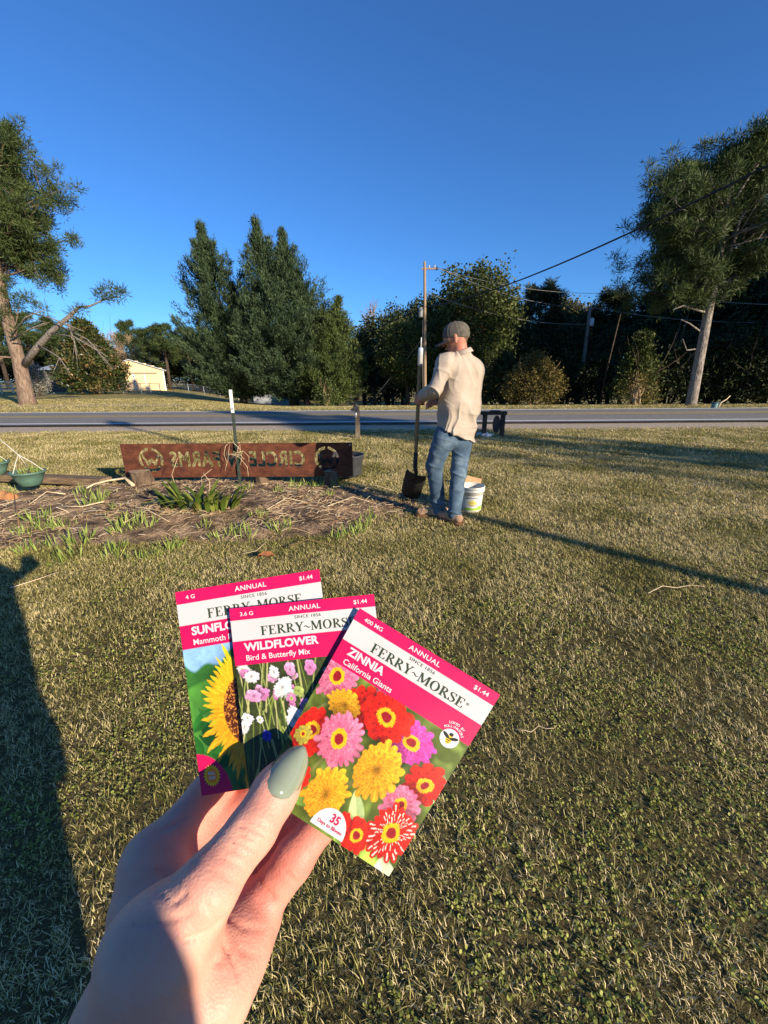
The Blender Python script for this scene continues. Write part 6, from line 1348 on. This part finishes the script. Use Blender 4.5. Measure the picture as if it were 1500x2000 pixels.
# its long limb with a tuft at the end
mb = MB(); ends = []; A_ = [f25(50, 705), f25(75, 672, -.3), f25(104, 640, -.6), f25(135, 615, -.9), f25(160, 592, -1.0)]; mb.tube(A_, [.19, .17, .14, .11, .07], n=9)
B_ = [A_[4], f25(182, 590, -1), f25(205, 580, -1), f25(228, 568, -1)]; mb.tube(B_, [.06, .05, .04, .02], n=6)
for (x, y) in ((205, 562), (222, 556), (240, 562), (230, 575), (215, 578), (200, 572), (246, 570), (165, 598), (150, 605)):
    ends += [f25(x, y, -1+rng.normal()*.3)]; mb.tube([B_[2], ends[-1]], [.018, .008], n=4)
for (a, b1_, c1) in (((100, 642), (150, 650), (215, 690)), ((120, 628), (175, 655), (225, 715)), ((60, 600), (110, 615), (170, 640)), ((135, 615), (150, 660), (155, 700)), ((80, 665), (120, 690), (140, 720)), ((30, 655), (60, 635), (92, 622)), ((25, 650), (55, 610), (95, 596))):
    mb.tube([f25(*a, -.6), f25(*b1_, -1.2), f25(*c1, -1.4)], [.045, .03, .012], n=5)
    for k in range(3): u_ = f25(c1[0]+rng.normal()*14-8, c1[1]+rng.normal()*12, -1.3); mb.tube([f25(*b1_, -1.2), u_], [.016, .006], n=4)
mb.build('long_limb', M_BARKG, lp)
for (x, y) in ((58, 572), (64, 580), (92, 598), (75, 590), (38, 640), (20, 600)): ends += [f25(x, y, -.5)]
V_, F_, T_ = needles(ends, rng, 90, .34, .032, .36); leafpart('limb_needles', V_, F_, T_, M_PINEN, lp)
# tall pine at right
Yr = 20.5; fr = lambda x, y, dy=0: far(x, y, Yr+dy); base = fr(1350, 806); base[2] = float(terrain(base[0], Yr)); rows = [790, 700, 600, 540, 480, 420, 370, 320]; xs_ = [1354, 1372, 1392, 1406, 1416, 1424, 1434, 1444]
tp_ = lambda row: fr(np.interp(row, rows[::-1], xs_[::-1]), row)
lb = []; rng = np.random.default_rng(8)
for i in range(46):
    row = rng.uniform(345, 610); a = rng.uniform(-.5, 3.64) if rng.random() < .8 else rng.uniform(0, 6.283); L = (.9+2.0*np.clip((row-300)/180, 0, 1)-.5*np.clip((row-520)/100, 0, 1))*rng.uniform(.55, .98); lb.append((tp_(row), (math.cos(a), math.sin(a)*.9, rng.uniform(.05, .6)), L, .055, 2))
rp = pine('pine_tree', 'tall pine with pale leaning trunk before the dark wood at right', base, [base-[0, 0, .2]]+[tp_(r) for r in rows], [.27, .235, .205, .18, .155, .13, .105, .08, .03], lb, 41, M_BARKG, per=62, L=.26, Wd=.030, rad=.42)
mb = MB()
for pts2, r0 in (([(1410, 530), (1438, 490), (1452, 440), (1475, 405)], .085), ([(1424, 430), (1452, 385), (1490, 330)], .06), ([(1398, 575), (1370, 555), (1352, 525), (1345, 510)], .05), ([(1400, 500), (1375, 487), (1355, 480)], .04), ([(1388, 620), (1355, 610), (1340, 605), (1320, 612)], .05), ([(1372, 655), (1352, 640), (1335, 632)], .035), ([(1362, 690), (1345, 692), (1338, 670)], .03), ([(1425, 420), (1405, 385), (1395, 350)], .045)):
    mb.tube([fr(x, y, -.6*i/len(pts2)) for i, (x, y) in enumerate(pts2)], [r0*(1-.6*i/len(pts2)) for i in range(len(pts2))], n=6)
mb.build('bare_limbs', M_BARKG, rp)
# ---- broadleaf prototypes (10 m tall), then copies
def broad(seed, R, h, z0, ncl, per, leafL, m, name, bark=M_BARKD, flat=1.0):
    rng = np.random.default_rng(seed); e = empty(name, (0, 0, 0)); mb = MB(); ends = []; mb.tube([(0, 0, -.3), (.1, 0, h*.25), (.05, .1, h*.55), (0, 0, h*.85)], [.26, .2, .13, .03], n=8)
    for i in range(9): z = h*rng.uniform(.25, .7); a = rng.uniform(0, 6.28); limb(mb, (.05, 0, z), (math.cos(a), math.sin(a), .7), R*.8, .09, rng, 1, ends, up=.15)
    mb.build('trunk', bark, e)
    u_ = unit(rng.normal(size=(ncl, 3))); rr = rng.uniform(.35, 1, ncl)**.5; zc_ = (h+z0)/2; C_ = u_*rr[:, None]*np.array([R, R, (h-z0)/2])*(.75+.5*fbm(u_*1.7+seed, seed, 2))[:, None]+np.array([0, 0, zc_])
    tcl = rng.normal(.45, .2, ncl); n = ncl*per; P_ = np.repeat(C_, per, 0)+rng.normal(size=(n, 3))*.30; V_, F_ = blades(P_, rng.normal(size=(n, 3))+np.array([0, 0, .25]), leafL*rng.uniform(.6, 1.3, n), leafL*.62, rng); T_ = np.clip(np.repeat(tcl, per)+rng.normal(0, .15, n), 0, 1)
    leafpart('crown', V_, F_, np.repeat(T_, 4), m, e); return e
def bare(seed, h, R, m, name):
    rng = np.random.default_rng(seed); e = empty(name, (0, 0, 0)); mb = MB(); ends = []; mb.tube([(0, 0, -.3), (.1, 0, h*.4), (0, .1, h*.7), (.1, 0, h)], [.15, .11, .06, .015], n=6)
    for i in range(16): z = h*rng.uniform(.3, .9); a = rng.uniform(0, 6.28); limb(mb, (.05, 0, z), (math.cos(a), math.sin(a), 1.0), R*(1.2-z/h)*1.2, .05, rng, 2, ends, up=.25)
    mb.build('trunk', m, e); return e
def forestpine(seed, h, name):
    rng = np.random.default_rng(seed); e = empty(name, (0, 0, 0)); mb = MB(); ends = []; mb.tube([(0, 0, -.3), (.1, 0, h*.5), (0, 0, h*.97)], [.2, .15, .03], n=8)
    for i in range(26): z = h*rng.uniform(.38, .97); a = rng.uniform(0, 6.28); limb(mb, (.05, 0, z), (math.cos(a), math.sin(a), .35), (1.15-z/h)*3.4, .05, rng, 1, ends, up=.12)
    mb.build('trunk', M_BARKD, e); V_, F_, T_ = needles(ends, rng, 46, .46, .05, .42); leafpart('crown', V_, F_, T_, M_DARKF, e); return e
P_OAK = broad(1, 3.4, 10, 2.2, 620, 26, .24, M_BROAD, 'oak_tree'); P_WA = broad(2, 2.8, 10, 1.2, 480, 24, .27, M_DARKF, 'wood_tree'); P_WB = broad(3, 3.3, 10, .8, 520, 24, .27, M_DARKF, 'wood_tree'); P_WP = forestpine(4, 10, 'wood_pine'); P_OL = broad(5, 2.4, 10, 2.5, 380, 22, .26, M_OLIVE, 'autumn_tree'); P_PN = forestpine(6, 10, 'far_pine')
for ch in P_PN.children:
    if ch.name.startswith('crown'): ch.data = ch.data.copy(); ch.data.materials.clear(); ch.data.materials.append(M_PINEN)
P_BT = bare(7, 10, 2.6, M_TWIG, 'bare_tree'); P_BN = bare(9, 10, 2.8, M_TWIGT, 'bare_tree')
used_p = set()
def plant(proto, px_, Y, row, label, group=None, wide=1.0, dz=0.0):
    x = far(px_, 780, Y)[0]; z = float(terrain(x, Y))+dz; h = far(px_, row, Y)[2]-z; s_ = h/10.0; rz = random.uniform(0, 6.28)
    if id(proto) in used_p: o = thing_copy(proto, (x, Y, z), rz, s_*wide, label, group, sz=s_)
    else:
        used_p.add(id(proto)); o = proto; o.location = (x, Y, z); o.rotation_euler = (0, 0, rz); o.scale = (s_*wide, s_*wide, s_); tag(o, label, 'tree', group)
    o['category'] = 'tree'; return o
plant(P_OAK, 920, 34, 517, 'large oak with sunlit rounded top between the two poles')
plant(P_OAK, 800, 33, 625, 'leafy sunlit tree just left of the man and the tall pole', wide=1.2)
plant(P_OAK, 862, 36, 575, 'broad green tree half hidden behind the tall pole', wide=.95)
WL = 'dark tree of the shaded wood beyond the road at right'; WG = 'trees of the dark wood'
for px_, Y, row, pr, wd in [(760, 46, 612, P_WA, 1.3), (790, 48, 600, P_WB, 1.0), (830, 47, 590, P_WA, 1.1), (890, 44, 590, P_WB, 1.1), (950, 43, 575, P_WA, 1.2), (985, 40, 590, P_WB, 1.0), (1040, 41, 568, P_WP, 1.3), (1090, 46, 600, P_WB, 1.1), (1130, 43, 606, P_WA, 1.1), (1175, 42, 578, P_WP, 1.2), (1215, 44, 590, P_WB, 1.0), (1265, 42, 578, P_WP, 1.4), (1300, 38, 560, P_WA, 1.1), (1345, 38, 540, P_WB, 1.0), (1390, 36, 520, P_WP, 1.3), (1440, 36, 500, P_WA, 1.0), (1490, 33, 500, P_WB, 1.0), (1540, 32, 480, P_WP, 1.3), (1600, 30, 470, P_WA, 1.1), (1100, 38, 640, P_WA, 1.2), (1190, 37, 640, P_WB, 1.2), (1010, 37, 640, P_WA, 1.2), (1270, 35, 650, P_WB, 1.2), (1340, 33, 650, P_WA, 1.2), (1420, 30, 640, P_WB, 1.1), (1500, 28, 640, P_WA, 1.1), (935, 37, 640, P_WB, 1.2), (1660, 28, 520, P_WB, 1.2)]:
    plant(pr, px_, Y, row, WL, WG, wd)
plant(P_OL, 1085, 50, 585, 'brownish autumn tree top behind the dark wood, nearest the oak'); plant(P_OL, 1112, 51, 592, 'brownish autumn tree top left of the grey pole', wide=.9)
plant(P_BT, 735, 52, 588, 'tall bare grey tree right of the cedars'); plant(P_BT, 770, 50, 600, 'bare twiggy tree top left of the tall pole', wide=1.1); plant(P_OL, 715, 50, 632, 'pale brownish tree just right of the cedars', wide=.8)
# left background
for px_, Y, row, pr, wd, lab in [(-40, 62, 590, P_PN, 1.5, 'green pine behind the left pine, cut by the photo edge'), (30, 66, 600, P_PN, 1.5, 'green pine behind the big left pine trunk'), (85, 64, 607, P_PN, 1.4, 'green pine between the left pine and the magnolia'), (130, 70, 618, P_PN, 1.4, 'green pine behind the magnolia'), (340, 70, 632, P_PN, 1.6, 'green pine right of the cream barn, nearest the cedars'), (308, 72, 640, P_PN, 1.4, 'green pine above the right end of the barn'), (385, 75, 640, P_PN, 1.5, 'green pine behind the left cedar'), (275, 78, 625, P_PN, 1.1, 'thin tall pine top above the barn roof'), (715, 60, 660, P_PN, 1.6, 'dark green pine between cedars and the guy wire'), (600, 70, 640, P_WB, 1.5, 'dark tree far behind the cedar trunks'), (480, 72, 640, P_WB, 1.5, 'dark tree far behind the left cedar trunk'), (660, 62, 655, P_WA, 1.3, 'dark tree filling the gap behind the small cedar')]:
    plant(pr, px_, Y, row, lab, None, wd)
for px_, row, lab in ((228, 640, 'bare brown tree behind the magnolia'), (250, 636, 'bare brown tree over the barn peak'), (275, 645, 'bare brown tree right of the barn peak'), (205, 632, 'bare brown tree between pine and magnolia')): plant(P_BN, px_, 76, row, lab, None, 1.3)
for i, (px_, Y, row) in enumerate(((-80, 85, 660), (-20, 88, 655), (50, 86, 660), (110, 84, 650), (170, 88, 655), (230, 90, 668), (330, 86, 665), (400, 88, 655), (450, 84, 660), (540, 86, 660), (640, 84, 665), (700, 80, 665))): plant(P_WB, px_, Y, row, 'tree in the distant treeline behind the sheds and cedars', 'distant treeline', 2.2)
# magnolia
def shrub(name, label, px_, Y, rowt, Rpx, m, n, leafL, seed, cat='shrub', z0=.05, clump_=.5, per=18, bark=M_BARKD, narrow=1.0):
    rng = np.random.default_rng(seed); x = far(px_, 780, Y)[0]; z = float(terrain(x, Y)); h = far(px_, rowt, Y)[2]-z; R = Rpx/FPX*Y; e = empty(name, (x, Y, z), label, cat); mb = MB(); ends = []
    for i in range(6): a = rng.uniform(0, 6.28); limb(mb, (x+.1*math.cos(a), Y+.1*math.sin(a), z-.1), (math.cos(a)*.5, math.sin(a)*.5, 1), h*.8, .07, rng, 1, ends, up=.2)
    mb.build('stems', bark, e); t = rng.random(n)**.8; a = rng.uniform(0, 6.28, n); prof = np.sin(math.pi*np.clip(.18+.80*t, 0, 1))**.75*(1-narrow*.35*t); ro = R*prof*np.sqrt(rng.uniform(.2, 1, n))*(.75+.5*fbm(np.stack([np.cos(a)*2, np.sin(a)*2, t*5+seed], -1), seed, 2)); C_ = np.stack([x+ro*np.cos(a), Y+ro*np.sin(a), z+h*(z0+(1-z0)*t)], -1); tc = rng.normal(.42, .22, n); nn2 = n*per; P_ = np.repeat(C_, per, 0)+rng.normal(size=(nn2, 3))*clump_*.4
    V_, F_ = blades(P_, rng.normal(size=(nn2, 3))+np.repeat(np.stack([np.cos(a), np.sin(a), .6+0*a], -1), per, 0)*.8, leafL*rng.uniform(.6, 1.3, nn2), leafL*.42, rng); T_ = np.clip(np.repeat(tc, per)+rng.normal(0, .18, nn2), 0, 1); leafpart('foliage', V_, F_, np.repeat(T_, 4), m, e); return e
shrub('magnolia_tree', 'large magnolia with dark and brown leaves in front of the sheds', 195, 43, 624, 72, M_MAGN, 900, .34, 51, 'tree', narrow=1.6)
shrub('golden_shrub', 'rounded golden-olive shrub glowing in the sun beside the man', 1042, 27, 704, 62, M_OLIVE, 520, .17, 52, per=22, bark=M_TWIGT)
shrub('dark_shrub', 'dark shrub tucked left of the golden shrub', 985, 29, 700, 40, M_DARKF, 300, .2, 53)
shrub('green_shrub', 'loose bright green shrub at the wood edge left of the tall pine', 1240, 26, 665, 46, M_BROAD, 330, .2, 54, narrow=2.0)
shrub('twiggy_bush', 'pale twiggy bush left of the tall right pine', 1250, 23, 742, 34, M_OLIVE, 60, .14, 55, bark=M_TWIGT)
shrub('dogwood_shrub', 'small pale shrub beside the big left pine trunk', 85, 38, 705, 22, leafmat('pale_blossom', (.1, .1, .06), (.3, .28, .22), (.62, .60, .55), trans=.2), 160, .16, 56)
shrub('small_shrub', 'small twiggy shrub at the foot of the right-hand cedar', 640, 31, 745, 26, M_CEDAR2, 160, .16, 57, bark=M_TWIGT)
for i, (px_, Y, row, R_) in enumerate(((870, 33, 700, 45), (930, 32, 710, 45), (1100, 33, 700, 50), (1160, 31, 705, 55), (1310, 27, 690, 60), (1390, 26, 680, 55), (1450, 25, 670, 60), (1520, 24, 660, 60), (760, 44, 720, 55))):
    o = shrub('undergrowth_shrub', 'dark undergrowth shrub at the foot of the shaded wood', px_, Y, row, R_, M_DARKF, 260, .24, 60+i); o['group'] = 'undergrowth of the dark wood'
# bare stems catching light inside the wood
for i, px_ in enumerate((1175, 1290, 1452, 1300)):
    Y = 28+i % 3; x = far(px_, 790, Y)[0]; z = float(terrain(x, Y)); mb = MB(); mb.tube([(x, Y, z-.2), (x+.1, Y, z+2), (x+.45, Y, z+5.5)], [.07, .055, .03], n=6); tag(mb.build('tree_trunk', M_BARKD), 'thin bare grey trunk standing at the edge of the dark wood', 'tree trunk', 'thin trunks of the dark wood')
# trees standing out of view to the right: they throw the shade on the wood and the road
for (x, Y, h, pr, wd, lab) in [(31, 20, 17, P_WA, 1.1, 'tall'), (36, 18, 18, P_WB, 1.1, 'tall'), (43, 16, 18, P_WA, 1.2, 'tall'), (50, 14, 18, P_WB, 1.2, 'tall'), (16, -4.5, 9.5, P_PN, .85, 'yard'), (26, -13.6, 9.7, P_WB, .6, 'yard')]:
    o = thing_copy(pr, (x, Y, 0), random.uniform(0, 6.28), h/10*wd, 'tall shade tree out of view along the road to the right' if lab == 'tall' else 'tall yard tree behind the viewer to the right, throwing streaks of shade', 'shade trees out of view', sz=h/10); o['category'] = 'tree'
